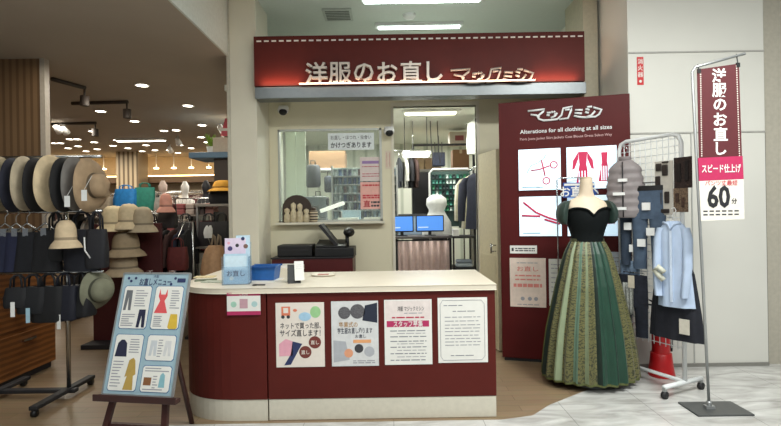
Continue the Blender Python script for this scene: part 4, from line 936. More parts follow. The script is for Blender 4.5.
def card(x0, x1, z0, z1, name='price_card'):
    p = [(x0, z0+.012), (x0+.012, z0), (x1-.012, z0), (x1, z0+.012), (x1, z1-.012), (x1-.012, z1), (x0+.012, z1), (x0, z1-.012)]
    c_ = MB().prism(p, -.0135, -.012, mat((70, 110, 150), .6)); k = .004
    cx, cz = (x0+x1)/2, (z0+z1)/2
    c_.prism([(cx+(a-cx)*(1-2*k/(x1-x0)), cz+(b_-cz)*(1-2*k/(z1-z0))) for a, b_ in p], -.0145, -.013, PAPER)
    return c_
def tlines(c_, x0, x1, z0, z1, n, seed):
    r = random.Random(seed)
    for k in range(n):
        z = z1-(z1-z0)*(k+.5)/n; c_.box(x0, x0+(x1-x0)*r.uniform(.55, 1), -.015, -.0145, z-.003, z+.003, GREYINK)
def pantsfig(c_, x, z, w_, h_, m):
    c_.prism([(x-w_/2, z+h_), (x+w_/2, z+h_), (x+w_*.62, z), (x+w_*.2, z), (x, z+h_*.68), (x-w_*.2, z), (x-w_*.62, z)], -.0152, -.0146, m)
# top left: grey trousers and navy trousers
GY = mat((104, 106, 110), .8); NAV = mat((34, 36, 62), .8); REDD = mat((214, 84, 88), .8); YEL = mat((206, 172, 60), .8); OLI = mat((176, 146, 74), .8); BRN = mat((128, 84, 50), .8); TEA = mat((130, 176, 186), .8)
L0, L1, R0, R1 = -.205, -.012, .012, .205
c_ = card(L0, L1, .385, .655); pantsfig(c_, -.165, .5, .042, .125, GY); pantsfig(c_, -.055, .395, .045, .11, NAV); tlines(c_, -.12, -.03, .52, .63, 7, 1); tlines(c_, -.19, -.1, .4, .48, 6, 2); c_.build('price_card', o)
c_ = card(R0, R1, .385, .655)
c_.prism([(.045, .635), (.055, .6), (.085, .6), (.095, .635), (.1, .59), (.085, .56), (.115, .485), (.025, .485), (.055, .56), (.04, .59)], -.0152, -.0146, REDD)
c_.prism([(.14, .48), (.185, .48), (.195, .4), (.185, .39), (.14, .39), (.13, .4)], -.0152, -.0146, YEL); tlines(c_, .125, .195, .51, .63, 8, 3); tlines(c_, .03, .11, .4, .47, 6, 4); c_.build('price_card', o)
c_ = card(L0, L1, .02, .355)
c_.prism([(-.18, .3), (-.16, .32), (-.14, .32), (-.12, .3), (-.11, .22), (-.19, .22)], -.0152, -.0146, NAV)
c_.prism([(-.085, .2), (-.06, .215), (-.045, .2), (-.03, .12), (-.045, .11), (-.035, .03), (-.1, .03), (-.085, .11), (-.1, .1)], -.0152, -.0146, OLI)
tlines(c_, -.1, -.03, .24, .33, 6, 5); tlines(c_, -.19, -.115, .04, .2, 9, 6); c_.build('price_card', o)
c_ = card(R0, R1, .2, .355); pantsfig(c_, .06, .23, .04, .09, mat((196, 200, 204), .8)); pantsfig(c_, .155, .23, .04, .09, mat((206, 206, 206), .8)); tlines(c_, .09, .13, .22, .33, 7, 7); c_.build('price_card', o)
c_ = card(R0, R1, .02, .175); c_.box(.03, .08, -.0152, -.0146, .06, .105, BRN); c_.prism([(.13, .05), (.135, .12), (.15, .135), (.165, .12), (.17, .05)], -.0152, -.0146, TEA); tlines(c_, .03, .19, .135, .165, 2, 8); tlines(c_, .09, .125, .04, .12, 5, 9); tlines(c_, .03, .19, .03, .045, 1, 10); c_.build('price_card', o)
# ================================================================== STORE ON THE LEFT
SLATW = stripes((96, 72, 48), (118, 92, 64), .07, 'X', .5, .35)
struct('wall_column_left', MB().box(-4.9, -3.48, 5.0, 5.06, 0, STC, SLATW).box(-3.48, -3.43, 4.99, 5.06, 0, CEIL, mat((170, 160, 146), .5)))
# -------- wooden display cabinet at far left
WD = stripes((112, 66, 30), (140, 88, 44), .05, 'Z', .45, .5, wood=True)
o = thing('display_cabinet', 'brown wooden display cabinet with three drawer rows at the left edge', 'cabinet', (-3.2, 4.0, 0))
MB().box(-1.0, 0, 0, .75, .06, 1.15, WD).box(-.98, -.03, .02, .73, 0, .06, DARK).build('body', o, bevel=.004)
for k in range(3):
    d = MB().box(0, .014, .03, .72, .12+k*.34, .42+k*.34, WD).build('drawer', o, bevel=.004)
    MB().box(.014, .034, .3, .45, .34+k*.34, .36+k*.34, CHROME).build('handle', d)
# -------- near hat and clothes rack
RKY = 3.85
zt, zm, zl = at(30, 157, RKY).z, at(30, 212, RKY).z, at(30, 273, RKY).z
xa, xb = at(-12, 200, RKY).x, at(100, 200, RKY).x
o = thing('display_rack', 'chrome three rail display rack of hats and dark clothes at the left edge', 'rack', (at(61, 200, RKY).x, RKY+.06, 0))
d = xa-at(61, 200, RKY).x; e_ = xb-at(61, 200, RKY).x
m = MB(); 
for x in (0, d): m.tube([(x, 0, .06), (x, 0, zt+.02)], .016, CHROME, 10)
m.build('post', o)
for z in (zt, zm, zl): MB().tube([(d-.05, -.03, z), (e_, -.03, z)], .013, CHROME, 8).build('rail', o)
b_ = MB().box(d-.1, .06, -.03, .03, .04, .07, DARK).box(d+.02-.03, d+.05, -.4, .3, .05, .08, DARK).box(-.03, .03, -.4, .3, .05, .08, DARK).build('base', o, bevel=.006)
for x in (d, 0):
    for yy in (-.38, .28):
        c = MB(); c.M = Matrix.Translation((x, yy, .026)) @ Matrix.Rotation(PI/2, 4, 'Y'); c.lathe([(0, -.015), (.026, -.015), (.026, .015), (0, .015)], BLACK, 14); c.build('caster', b_)
def sun_hat(label, px, py, Y, col, rad=.2, yaw=.9, tilt=.1, bow=False, group=None):
    """wide brimmed hat hung on edge: brim disc upright, facing right-front"""
    o = thing('sun_hat', label, 'hat', at(px, py, Y), yaw, group, ry=tilt)
    mm = mat(col, .85, var=.14, scale=14, bump=.15)
    c = MB(); c.M = Matrix.Rotation(PI/2, 4, 'X')
    c.lathe([(.095, 0), (.093, .03), (.086, .06), (.07, .08), (.03, .09), (0, .092)], mm, 28); c.build('crown', o)
    br = MB(); br.M = Matrix.Rotation(PI/2, 4, 'X')
    br.loft([(0, 0, .004, .093, .093), (0, 0, -.004, rad*.7, rad*.7), (0, 0, -.022, rad, rad), (0, 0, -.027, rad, rad), (0, 0, -.01, rad*.7, rad*.7), (0, 0, -.004, .093, .093)], mm, 36, rip=lambda t, q: 1+(.05*math.cos(3*q) if .3 < t < .7 else 0)); br.build('brim', o)
    bb = MB(); bb.M = Matrix.Rotation(PI/2, 4, 'X'); bd_ = mat(tuple(max(0, int(k*.6)) for k in col), .8)
    bb.loft([(0, 0, .004, .0965, .0965), (0, 0, .03, .095, .095)], bd_, 28, cap=False)
    if bow: bb.ball((.1, .03, .02), .05, .03, .03, mm).ball((.1, -.05, .02), .05, .035, .03, mm).ball((.105, -.01, .02), .02, .02, .02, mm)
    bb.build('hat_band', o); return o
hats = [(6, (150, 138, 112), 'beige sun hat at the left end of the top rail, cut by the photo edge'), (19, (30, 32, 46), 'navy sun hat second from the left on the top rail'),
        (30, (176, 162, 138), 'greyish beige sun hat between two dark hats on the top rail'), (42, (24, 23, 26), 'black sun hat between the beige hats on the top rail'),
        (57, (204, 184, 150), 'large cream sun hat with a bow at the middle of the top rail'), (69, (22, 22, 24), 'black sun hat right of the large cream one'),
        (80, (110, 106, 102), 'grey sun hat near the right end of the top rail'), (94, (158, 134, 106), 'tan sun hat with a bow at the right end of the top rail')]
for k, (px, col, lab) in enumerate(hats):
    sun_hat(lab, px, 184+(k % 2)*1.5, RKY-.02-.01*(k % 3), col, .205 if k != 4 else .215, 1.72-.02*k if k not in (4, 7) else 1.5, .08, k in (4, 7))
for k, (px, lab) in enumerate(((84, 'white paper price tag hanging between the grey and tan hats'), (67, 'white paper price tag hanging from the large cream hat'))):
    p = at(px, 194+k*6, RKY-.24); tag(MB().box(-.02, .02, 0, .002, -.05, .03, WHITE).tube([(0, .001, .03), (0, .1, .14)], .0015, WHITE, 4).build('price_tag'), lab, 'price tag', None, p)
# second rail: clipped navy clothes, a cap, black bags
NVY = (24, 28, 52)
for k, (px, col, lab) in enumerate(((5, NVY, 'navy skirt at the left edge of the middle rail'), (16, (26, 30, 56), 'navy skirt second from the left on the middle rail'), (27, (16, 17, 24), 'black skirt third from the left on the middle rail'), (45, (20, 20, 24), 'black skirt beside the beige cap on the middle rail'))):
    p = at(px, 213, RKY); o = garment(lab, (p.x, RKY, zm-.085), .15, col, 'skirt', w=.1, h=.3, d=.035, ph=k, name='hanging_skirt')
    MB().box(-.02, .02, -.03, .03, -.1, -.04, CHROME).build('clip', o)
def cap(name, label, loc, col, r=.11, rz=0, brim=True, sz=1.0, group=None, cat='hat'):
    o = thing(name, label, cat, loc, rz, group); mm = mat(col, .85, var=.1, scale=20, bump=.1)
    MB().lathe([(r*1.0, 0), (r*1.0, .03*sz), (r*.95, .08*sz), (r*.8, .12*sz), (r*.5, .145*sz), (0, .15*sz)], mm, 24).build('crown', o)
    if brim: MB().lathe([(r*.97, .004), (r*1.35, -.03*sz), (r*1.5, -.055*sz), (r*1.52, -.06*sz), (r*1.35, -.036*sz), (r*.97, -.003)], mm, 28).build('brim', o)
    else: MB().prism([(-.08, -.09)]+[(-.09*math.cos(q*PI/8), -.1-.08*math.sin(q*PI/8)) for q in range(9)]+[(.08, -.09)], -.012, .0, mm, 'xy').build('peak', o, bevel=.003)
    MB().lathe([(r*1.005, .0), (r*1.005, .022)], mat(tuple(max(0, int(k*.75)) for k in col), .8), 24).build('hat_band', o)
    return o
p = at(66, 240, RKY-.1); cap('bucket_hat', 'beige bucket hat hung in front of the black clothes on the middle rail', p, (204, 182, 150), .072, 0, True, 1.0)
def tote(label, loc, w_, h_, d, col, rz=0, handle=.18, name='handbag', group=None, cat='bag', m=None):
    o = thing(name, label, cat, loc, rz, group); mm = m or mat(col, .75, var=.15, scale=20, bump=.1)
    MB().loft([(0, 0, 0, w_*.46, d*.5), (0, 0, .02, w_*.5, d*.55), (0, 0, h_*.5, w_*.52, d*.5), (0, 0, h_*.95, w_*.48, d*.3), (0, 0, h_, w_*.47, d*.26)], mm, 24, rip=lambda t, q: 1/max(abs(math.cos(q)), abs(math.sin(q)))**.7).build('body', o)
    if handle:
        for s_ in (-1, 1): MB().tube([(-w_*.25, s_*d*.2, h_*.9), (-w_*.22, s_*d*.2, h_+handle*.7), (-w_*.1, s_*d*.1, h_+handle), (w_*.1, s_*d*.1, h_+handle), (w_*.22, s_*d*.2, h_+handle*.7), (w_*.25, s_*d*.2, h_*.9)], .008, mm, 8).build('handle', o)
    return o
for k, (px, py, w_, h_, col, lab) in enumerate(((56, 247, .15, .24, (14, 14, 18), 'small black bag hanging behind the beige bucket hat'), (83, 250, .26, .32, (20, 22, 32), 'large dark navy bag with a white strap hanging right of the beige bucket hat'), (97, 246, .15, .3, (26, 26, 32), 'narrow black bag at the right end of the middle rail'))):
    p = at(px, py, RKY+.02); p.z = zm-.02-h_-.12; o = tote(lab, p, w_, h_, .1, col, .1, .13)
    if k == 1: MB().tube([(.04, -.06, .26), (.05, -.075, .16), (.08, -.06, .1)], .006, WHITE, 6).build('strap', o)
# lowest rail: black bags and hats with white tags
low = [(18, 303, .16, .15, (18, 18, 22), 'black pouch with a white tag at the left of the low rail'), (34, 308, .2, .2, (14, 15, 20), 'black bag with a pale blue tag on the low rail'), (50, 312, .24, .27, (12, 12, 16), 'big black bag in the middle of the low rail'), (66, 310, .22, .26, (18, 20, 34), 'dark navy bag with a long white tag on the low rail'), (82, 303, .18, .24, (22, 22, 26), 'black bag at the right end of the low rail')]
for k, (px, py, w_, h_, col, lab) in enumerate(low):
    p = at(px, py, RKY-.06+.02*k); p.z = zl-.03-h_-.07; o = tote(lab, p, w_, h_, .12, col, .2-.1*k, .09)
    if k in (0, 1, 3): MB().box(-.014, .014, -.078, -.074, -.06, .05, WHITE if k != 1 else PALEBLUE).build('tag', o)
sun_hat('pale green-grey sun hat at the right end of the low rail', 99, 290, RKY+.05, (120, 120, 100), .15, 1.2)
# -------- second rack: bucket hats and dark bags on a maroon panel stand
HY = 5.4
o = thing('hat_stand', 'dark maroon panel stand carrying five pale bucket hats', 'stand', (at(118, 250, HY).x, HY+.1, 0))
MB().box(-.34, .42, 0, .04, .05, 1.33, mat((66, 22, 24), .5)).box(-.36, .44, -.2, .24, 0, .05, DARK).build('panel', o, bevel=.004)
bh = [(114, 221, .125, (204, 186, 150), 'cream bucket hat at the upper left of the maroon stand'), (129, 219, .115, (196, 178, 146), 'cream bucket hat at the upper middle of the maroon stand'), (143, 222, .105, (160, 146, 122), 'grey-beige bucket hat at the upper right of the maroon stand'), (126, 246, .14, (150, 132, 106), 'taupe bucket hat on the middle peg of the maroon stand'), (124, 265, .14, (168, 150, 124), 'light taupe bucket hat on the lowest peg of the maroon stand')]
for px, py, r, col, lab in bh:
    p = at(px, py+3, HY-.1); cap('bucket_hat', lab, p, col, r*.95, 0, True, 1.3)
    pg = MB().tube([(p.x-o.location.x, -.12, p.z+.14), (p.x-o.location.x, .02, p.z+.14)], .008, CHROME, 6).build('peg', o)
def rack(label, px0, px1, Y, ztop, name='garment_rack'):
    a, b_ = at(px0, 200, Y).x, at(px1, 200, Y).x
    o = thing(name, label, 'rack', ((a+b_)/2, Y, 0)); h = (b_-a)/2
    MB().tube([(-h, 0, 0), (-h, 0, ztop), (h, 0, ztop), (h, 0, 0)], .016, CHROME, 8).build('frame', o)
    for s_ in (-1, 1): MB().box(s_*h-.02, s_*h+.02, -.22, .22, 0, .03, DARK).build('foot', o)
    return a, b_
R = random.Random(11)
def cname(c): return c
PALS = [((20, 20, 24), 'black'), ((34, 36, 52), 'navy'), ((70, 44, 40), 'dark brown'), ((150, 140, 128), 'greige'), ((206, 198, 186), 'cream'), ((92, 34, 38), 'burgundy'), ((120, 122, 124), 'grey'), ((190, 150, 146), 'dusty pink')]
def fill(a, b_, Y, z, n, where, pals, h=(.5, .7), w=.17, step=None):
    seen = {}
    for k in range(n):
        c, nm = R.choice(pals); x = a+(b_-a)*(k+.5)/n
        lab = '%s garment hanging on the %s' % (nm, where)
        hh = R.uniform(*h)
        key = (nm,)
        if key in seen: dup(seen[key], (x, Y, z-.09), PI/2+R.uniform(-.1, .1))
        else: seen[key] = garment(lab, (x, Y, z-.09), PI/2+R.uniform(-.1, .1), c, h=hh, w=w, d=.032, sleeve=.42, ph=k, group='garments on the %s' % where)
# dark bags and clothes right of the hat stand
a, b_ = rack('low chrome rack of dark clothes behind the menu board, right of the bucket hats', 148, 192, 5.9, 1.33)
fill(a, b_, 5.9, 1.33, 6, 'low chrome rack right of the bucket hats', [PALS[0], PALS[0], PALS[1], PALS[5], PALS[2]], (.6, .8), .16)
for px, py, w_, h_, col, lab in ((152, 246, .2, .26, (22, 20, 22), 'black shoulder bag hung in front of the low dark rack'), (168, 228, .2, .2, (32, 26, 26), 'dark brown bag on top of the low dark rack'), (178, 270, .22, .26, (92, 32, 30), 'dark red bag at the foot of the low dark rack')):
    p = at(px, py, 5.66); o = tote(lab, p, w_, h_, .12, col, 0, .1); zh = h_+.095
    MB().tube([(0, .02, zh-.01), (0, -.02, zh), (0, .02, zh+.02), (0, .2, max(zh+.05, 1.33-p.z)), (0, .25, 1.345-p.z), (0, .26, 1.32-p.z)], .006, CHROME, 6).build('hook', o)
cap('felt_hat', 'small dusty pink hat above the low dark rack, right of the bucket hats', at(166, 207, 5.5), (206, 146, 128), .066, 0, True, 1.0)
# pinkish packed shelf
o = thing('goods_shelf', 'white shelf stacked with folded pink and grey goods, left of the tan basket bag', 'shelf', (at(188, 240, 6.4).x, 6.35, 0))
for z in (.55, .95, 1.2, 1.42): MB().box(-.3, .36, 0, .35, z-.02, z, mat((150, 140, 130), .5)).build('board', o)
for x in (-.31, .35): MB().box(x, x+.02, 0, .35, 0, 1.45, DARK).build('side', o)
for r_, z in enumerate((1.2, .95, 1.42)):
    for k in range(5):
        c, nm = [((150, 84, 84), 'faded red'), ((176, 160, 150), 'greige'), ((120, 104, 100), 'taupe'), ((176, 128, 120), 'salmon'), ((90, 40, 44), 'burgundy')][(k+r_*2) % 5]
        for q_ in range(2):
            tag(MB().box(-.055, .055, -.1, .1, 0, .07, mat(c, .85, var=.1)).build('folded_cloth', bevel=.015), '%s folded cloth, %s of its pair, on the %s board of the goods shelf' % (nm, ('lower', 'upper')[q_], ('middle', 'lower', 'top')[r_]), 'cloth', 'folded goods on the shelf', (o.location.x-.22+k*.125, 6.49, z+.001+q_*.071))
# tan bag with tall straps next to the counter
p = at(214, 278, 5.2)
o = thing('display_stool', 'low dark stand under the tan bag behind the counter end', 'stand', (p.x, 5.2, 0))
MB().box(-.2, .2, -.15, .15, p.z-.04, p.z, mat((92, 44, 30), .5)).build('top', o, bevel=.004)
for sx_ in (-1, 1):
    for sy_ in (-1, 1): MB().box(sx_*.17-.02, sx_*.17+.02, sy_*.12-.02, sy_*.12+.02, 0, p.z-.04, DARK).build('leg', o)
o = thing('tan_bag', 'tan gathered bag with two tall straps standing behind the flyer holder', 'bag', p, .1)
TAN = mat((158, 122, 88), .8, var=.15, scale=20, bump=.2)
MB().loft([(0, 0, 0, .12, .1), (0, 0, .06, .135, .11), (0, 0, .2, .11, .09), (.01, 0, .3, .085, .06), (.02, 0, .34, .06, .045)], TAN, 28, fold=8, famp=.14).build('body', o)
for x in (.0, .055): MB().tube([(x-.03, 0, .3), (x-.01, 0, .4), (x, 0, .45), (x+.015, 0, .43), (x+.02, 0, .32)], .011, mat((120, 104, 84), .8), 8).build('strap', o)
zb_ = at(205, 246, 6.2).z
o = thing('white_glove', 'pair of white gloves clipped above the tan bag', 'gloves', at(208, 233, 5.98))
for dx, dz_ in ((-.02, 0), (.02, .06)):
    MB().loft([(dx, 0, -.06, .025, .012), (dx, 0, 0, .035, .015), (dx+.005, 0, .05, .03, .014), (dx+.01, 0, .09, .01, .008)], WHITE, 14).build('glove', o)
MB().tube([(0, .0, -.05), (0, .05, -.12), (0, .1, zb_-.012-o.location.z)], .006, CHROME, 6).build('peg', o)
# blue and green bags on a display shelf
o = thing('display_table', 'grey display shelf carrying the blue and green bags', 'shelf', (at(132, 215, 6.8).x, 6.9, 0))
zz = at(132, 211, 6.8).z
MB().box(-.9, .9, -.25, .25, zz-.03, zz, mat((140, 130, 120), .5)).build('top', o, bevel=.003)
for s_ in (-.85, .85): MB().box(s_-.02, s_+.02, -.2, .2, 0, zz-.03, DARK).build('leg', o)
zz += .001
def zat(px, Y): p = at(px, 200, Y); return (p.x, Y, zz)
tote('bright blue bag on the grey display shelf', zat(126, 6.8), .3, .3, .16, (34, 122, 190), -.1, .05)
tote('teal green bag beside the bright blue bag', zat(145, 6.86), .27, .32, .14, (36, 120, 104), .15, .06)
tote('beige bag on the grey display shelf, left of the bright blue bag', zat(104, 6.85), .24, .2, .14, (150, 136, 116), 0, .06)
tote('grey bag on the grey display shelf, right of the teal bag', zat(160, 6.9), .2, .18, .14, (140, 134, 128), 0, .06)
# right: mustard and black bags on a shelf
o = thing('wall_shelf', 'grey shelf carrying the mustard and black bags beside the white pillar', 'shelf', (at(222, 206, 6.4).x, 6.5, 0))
z1_ = at(218, 204, 6.4).z
MB().box(-.3, .34, -.2, .2, z1_-.03, z1_, mat((150, 144, 136), .5)).build('board', o)

MB().box(-.62, .34, -.44, -.1, zb_-.025, zb_, mat((120, 112, 104), .5)).build('board', o)
for x in (-.6,): MB().box(x-.012, x+.012, -.42, -.12, 0, zb_-.025, STEEL).build('upright', o)
for x in (-.29, .33): MB().box(x-.012, x+.012, -.18, .18, 0, z1_-.03, STEEL).build('upright', o)
x_ = at(223, 203, 6.4).x
tote('black holdall on the grey shelf beside the white pillar', (x_, 6.42, z1_+.001), .34, .18, .2, (22, 22, 26), 0, 0)
cap('mustard_hat', 'mustard yellow hat lying on the black holdall', (x_, 6.42, z1_+.2), (206, 150, 52), .13, 0, True, .7)
for k, (px, c, lab) in enumerate(((186, (34, 30, 32), 'dark handbag on the floor rack below the mustard hat'), (222, (26, 24, 26), 'black rucksack under the grey shelf by the pillar'), (209, (40, 36, 40), 'charcoal bag under the grey shelf, left of the rucksack'))):
    p = at(px, 246, 6.2); p.z = zb_+.001; tote(lab, p, .24, .3, .14, c, 0, .1)
# blue canopy unit with white block, plant and pink banner by the pillar
p = at(216, 156, 8.0)
o = thing('canopy_counter', 'blue topped display unit near the white pillar, seen far in the store', 'display unit', (p.x, 8.0, 0))
MB().box(-.36, .3, -.2, .5, p.z-.05, p.z+.04, mat((96, 128, 156), .5)).build('canopy', o, bevel=.01)
MB().box(.0, .3, -.1, .5, 0, p.z-.05, mat((70, 60, 56), .6)).build('cabinet', o)
tag(MB().box(-.16, .16, -.1, .2, 0, .24, mat((206, 196, 180), .6)).build('display_block', bevel=.004), 'cream block standing on the blue topped display unit', 'block', None, (at(225, 150, 8).x, 8.0, p.z+.041))
o = thing('figurine', 'small white animal figure on the cream block by the pillar', 'figurine', (at(226, 135, 8).x, 8.0, p.z+.282))
MB().ball((0, 0, .1), .1, .05, .06, WHITE).ball((-.09, 0, .17), .045, .04, .05, WHITE).box(-.07, -.04, -.03, .03, 0, .08, WHITE).box(.04, .07, -.03, .03, 0, .08, WHITE).build('body', o)
o = thing('potted_plant', 'bright green small plant on the blue topped display unit', 'plant', (at(210, 150, 7.9).x, 7.95, p.z+.041))
MB().lathe([(.05, 0), (.07, .1), (.06, .1), (0, .09)], WHITE, 14).build('pot', o)
lf = MB(); r_ = random.Random(4)
for k in range(26):
    a = r_.uniform(0, 6.28); t = r_.uniform(.2, 1); q = Vector((math.cos(a)*.12*t, math.sin(a)*.12*t, .1+r_.uniform(.05, .22)))
    lf.tube([(0, 0, .09), q*.6+Vector((0, 0, .04)), q], [.004, .018, .002], mat((126, 160, 60), .6), 6, flat=.3)
lf.build('foliage', o)
o = thing('pink_banner', 'narrow pink banner hanging beside the white pillar in the store', 'banner', (at(225.5, 94, 7.6).x, 7.6, STC))
bz_ = STC-at(225, 136, 7.6).z
MB().prism([(-.09, -bz_), (.1, -bz_), (.1, -.12), (-.01, -.12)], 0, .006, mat((196, 84, 96), .7)).box(-.09, .1, -.001, .0, -bz_*.8, -bz_*.7, PAPER).build('cloth', o)
MB().tube([(.05, 0, -.12), (.05, 0, 0)], .004, STEEL, 6).build('cord', o)
# -------- middle and far store: racks, columns, shelves
struct('wall_column_store', MB().box(at(116, 160, 12.2).x, at(138, 160, 12.2).x, 12.2, 12.7, 0, STC, stripes((110, 92, 70), (190, 172, 142), .11, 'X', .5, .4)))
racks = [(150, 205, 7.4, 1.45, 14, 'chrome rack behind the goods shelf'), (62, 118, 7.2, 1.5, 14, 'chrome rack behind the sun hats'),
         (150, 226, 9.0, 1.72, 20, 'rack two aisles behind the counter'), (60, 140, 9.4, 1.75, 20, 'rack beyond the blue and green bags'),
         (140, 228, 10.6, 1.9, 22, 'far rack below the cornice on the right'), (60, 134, 10.8, 1.9, 20, 'far rack left of the slatted column'), (150, 230, 12.0, 2.0, 22, 'rearmost rack by the lit far wall')]
for k, (p0, p1, Y, z, n, where) in enumerate(racks):
    a, b_ = rack('long '+where, p0, p1, Y, z); fill(a, b_, Y, z, n, where, [PALS[R.randrange(8)] for _ in range(3)]+[PALS[0], PALS[4], PALS[6], PALS[3]], (.5, .7), .2)
# bust forms far back
for px, Y, c, lab in ((185, 10.3, (230, 228, 224), 'white headless bust form standing far in the store aisle'), (163, 10.0, (206, 186, 176), 'pinkish bust form standing left of the white one'), (206, 10.15, (40, 40, 46), 'dark bust form standing near the far right rack')):
    p = at(px, 190, Y); o = thing('bust_form', lab, 'dress form', (p.x, Y, 0))
    MB().loft([(0, 0, 1.15, .12, .1), (0, 0, 1.3, .14, .1), (0, 0, 1.55, .19, .11), (0, 0, 1.72, .2, .09), (0, 0, 1.78, .07, .06), (0, 0, 1.88, .05, .05), (0, 0, 1.9, .07, .08), (0, 0, 2.02, .08, .1), (0, 0, 2.12, .03, .04)], mat(c, .6), 18).build('torso', o)
    MB().tube([(0, 0, 0), (0, 0, 1.16)], .02, CHROME).lathe([(.16, 0), (.16, .015), (0, .02)], CHROME, 18).build('stand', o)
# shelves on the far wall with goods boxes
o = thing('wall_display', 'long dark shelf along the lit far wall of the store', 'shelf', (-5.4, 13.0, 0))
MB().box(-3.4, 3.4, 0, .35, 1.0, 1.05, DARK).box(-3.4, 3.4, 0, .35, 1.7, 1.75, DARK).box(-3.4, 3.4, .3, .38, 0, 1.98, mat((86, 62, 50), .7)).build('boards', o)
seen = {}
for r_ in range(2):
    for k in range(24):
        c, nm = R.choice(PALS); lab = '%s bag on the long far wall shelf' % nm
        loc = (-8.6+k*.275, 13.13, (1.051, 1.751)[r_])
        if nm in seen: dup(seen[nm], loc)
        else: seen[nm] = tote(lab, loc, .22, .2, .14, c, 0, 0, group='bags on the far wall shelf')
# ------------------------------------------------ ceiling fittings of the store
EML = mat((255, 246, 226), .5, emit=14)
dl = [(142, 85), (188, 105.5), (100.5, 111), (134.5, 121), (202, 125), (176, 130), (164, 130.5), (201, 137), (92.5, 131), (64, 130), (70, 139), (77, 139), (94, 142), (117, 140), (146, 145), (169, 150), (55, 143), (60, 143), (113, 145.5), (97, 149), (180, 145), (191, 148), (207, 142), (78, 146), (128, 148), (86, 151), (155, 150), (68, 148), (142, 151), (178, 152.5)]
src = None
for px, py in dl:
    v = ray(px, py).z; Y = (STC-EYE)/v
    if Y > 12.9: Y = 12.8
    loc = at(px, py, Y); loc.z = STC
    if src is None:
        src = thing('ceiling_downlight', 'round recessed downlight lit in the store ceiling', 'ceiling light', loc, 0, 'downlights in the store ceiling')
        MB().loft([(0, 0, -.012, .085, .085), (0, 0, -.0005, .085, .085), (0, 0, -.0005, .066, .066), (0, 0, -.008, .066, .066), (0, 0, -.012, .085, .085)], WHITE, 20, cap=False).build('ring', src)
        MB().lathe([(.0, -.006), (.064, -.006), (.064, -.001), (0, -.001)], EML, 20).build('lamp', src)
    else: dup(src, loc)
for k, (px, py, lab) in enumerate(((57.5, 131, 'white track spotlight at the left of the store ceiling'), (64.5, 132, 'white track spotlight right beside the leftmost one'), (178, 143, 'white track spotlight near the pillar side of the store ceiling'), (170, 151, 'white track spotlight far back in the store ceiling'))):
    Y = (STC-.14-EYE)/ray(px, py).z; p = at(px, py, min(Y, 14)); o = thing('track_spotlight', lab, 'spotlight', (p.x, p.y, STC))
    MB().tube([(0, 0, 0), (0, 0, -.08)], .015, WHITE).build('stem', o)
    h_ = MB(); h_.M = Matrix.Translation((0, 0, -.1)) @ Matrix.Rotation(.9, 4, 'X'); h_.lathe([(.04, .06), (.06, -.08), (.0, -.07)], WHITE, 14).lathe([(0, -.074), (.05, -.074), (0, -.078)], EML, 14); h_.build('head', o)
Y = (STC-EYE)/ray(140, 138.5).z
p = at(141, 138.5, Y); o = thing('linear_light', 'long lit strip lamp on the store ceiling', 'ceiling light', (p.x, Y, STC))
MB().box(-.5, .5, -.05, .05, -.05, 0, WHITE).build('housing', o); MB().box(-.48, .48, -.04, .04, -.058, -.05, EML).build('tube', o)
TRK = mat((60, 52, 46), .6)
for k, (a, b_, lab) in enumerate((((52, 79), (85, 88), 'dark ceiling track slanting at the near left of the store'), ((72, 103.5), (128, 102), 'dark ceiling track running across the middle of the store'), ((52, 124), (96, 123), 'dark ceiling track behind the twin spotlights'))):
    pa, pb = [at(q[0], q[1], (STC-.02-EYE)/ray(*q).z) for q in (a, b_)]
    o = thing('ceiling_track', lab, 'track', (pa.x, pa.y, STC)); dv = pb-pa
    m = MB(); m.tube([(0, 0, -.02), (dv.x, dv.y, -.02)], .025, TRK, 6); m.build('rail', o)
    h_ = MB().tube([(dv.x*.98, dv.y*.98, -.04), (dv.x*.98, dv.y*.98, -.12)], .012, TRK).lathe([(.05, -.24), (.05, -.12), (0, -.11)], TRK, 12, (dv.x*.98, dv.y*.98, 0)); h_.build('lamp_head', o)
# warm cove light tube behind the cornice
tag(MB().box(-9, -2.0, 12.95, 13.0, 2.44, 2.47, mat((255, 214, 150), .5, emit=8)).build('cove_tube'), 'warm cove light tube along the far wall cornice', 'light')
# small wall washer lamps under the cornice
src = None
for k in range(15):
    loc = (-8.7+k*.45, 12.85, 2.66)
    if src is None:
        src = thing('shelf_lamp', 'warm lamp under the far wall cornice', 'light', loc, 0, 'lamps under the far cornice'); MB().lathe([(0, -.03), (.06, -.03), (.06, 0), (0, 0)], mat((255, 226, 170), .5, emit=9), 14).build('lamp', src); MB().tube([(0, 0, 0), (0, 0, .34)], .012, WHITE, 6).build('stem', src)
    else: dup(src, loc)
# ------------------------------------------------ ceiling above the shop fascia
def tube_light(label, px0, px1, py, e):
    v = ray((px0+px1)/2, py).z; Y = (CEIL-.06-EYE)/v; a = at(px0, py, Y).x; b_ = at(px1, py, Y).x
    o = thing('fluorescent_light', label, 'ceiling light', ((a+b_)/2, Y, CEIL)); h = (b_-a)/2
    MB().box(-h-.03, h+.03, -.05, .05, -.04, 0, WHITE).build('housing', o, bevel=.006)
    MB().box(-h, h, -.035, .035, -.06, -.04, mat((236, 255, 246), .5, emit=e)).build('tube', o, bevel=.01)
    return o
tube_light('bright near fluorescent ceiling light above the fascia sign', 364, 480, 2, 10)
tube_light('second fluorescent ceiling light just above the fascia sign', 378, 460, 28.5, 4)
p = at(338, 14, (CEIL-EYE)/ray(338, 14).z)
o = thing('air_vent', 'square air vent in the ceiling left of the near fluorescent light', 'vent', (p.x, p.y, CEIL))
MB().box(-.16, .16, -.16, .16, -.02, 0, mat((186, 192, 184), .6)).build('frame', o, bevel=.004)
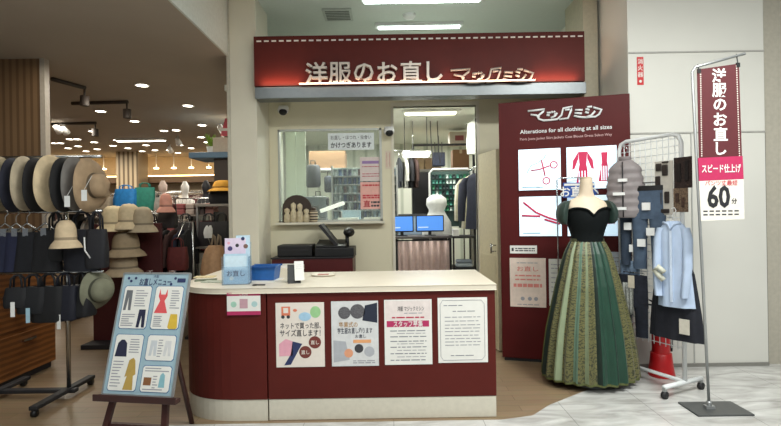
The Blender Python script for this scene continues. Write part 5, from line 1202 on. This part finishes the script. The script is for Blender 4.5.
for k in range(6): MB().box(-.13, .13, -.13+k*.045, -.11+k*.045, -.024, -.018, mat((110, 114, 110), .6)).build('slat', o)
p = at(462, 20, (CEIL-EYE)/ray(462, 20).z)
o = thing('smoke_detector', 'small round detector on the ceiling right of the second fluorescent light', 'detector', (at(410, 18, 5.4).x, 5.55, CEIL)); MB().lathe([(0, -.05), (.05, -.045), (.07, -.02), (.07, 0), (0, 0)], WHITE, 20).build('case', o)

# ================================================================== LIGHT
def area(name, loc, sx, sy, e, col=(1, 1, 1), rot=(0, 0, 0)):
    L = bpy.data.lights.new(name, 'AREA'); L.shape = 'RECTANGLE'; L.size = sx; L.size_y = sy; L.energy = e; L.color = col
    o = bpy.data.objects.new(name, L); COL.objects.link(o); o.location = loc; o.rotation_euler = rot
WARM, COOL = (1, .93, .8), (.94, 1, .97)
for k, (x, y, e) in enumerate(((-1.6, 1.6, 36), (.6, 2.0, 54), (2.4, 2.0, 135), (-3.6, 0, 14), (0, -1.6, 70), (3, -1.5, 85))):
    area('mall_lamp', (x, y, CEIL-.06), 1.2, .5, e, (.97, 1, .965))
area('mall_lamp', (.5, 5.4, CEIL-.1), 1.2, .2, 8, COOL); area('mall_lamp', (.5, 7.5, CEIL-.1), 1.2, .2, 12, COOL)
for x, y, e in ((.55, 6.3, 28), (.5, 8.2, 32), (-.8, 6.7, 42)): area('shop_lamp', (x, y, 2.6), 1.0, .3, e, (1, 1, .92))
for x, y, e in ((-3.0, 4.4, 9), (-3.0, 6.0, 30), (-5.4, 8.0, 45), (-2.9, 8.5, 40), (-5.6, 11, 50), (-3.4, 11, 50), (-7.5, 11.5, 40)): area('store_lamp', (x, y, STC-.05), .8, .8, e, WARM)
wd = bpy.data.worlds.new('world'); scene.world = wd; wd.use_nodes = True
wd.node_tree.nodes['Background'].inputs[0].default_value = (.9, .95, 1, 1); wd.node_tree.nodes['Background'].inputs[1].default_value = .2
scene.view_settings.view_transform = 'Standard'; scene.view_settings.look = 'None'; scene.view_settings.exposure = 0; scene.view_settings.gamma = 1
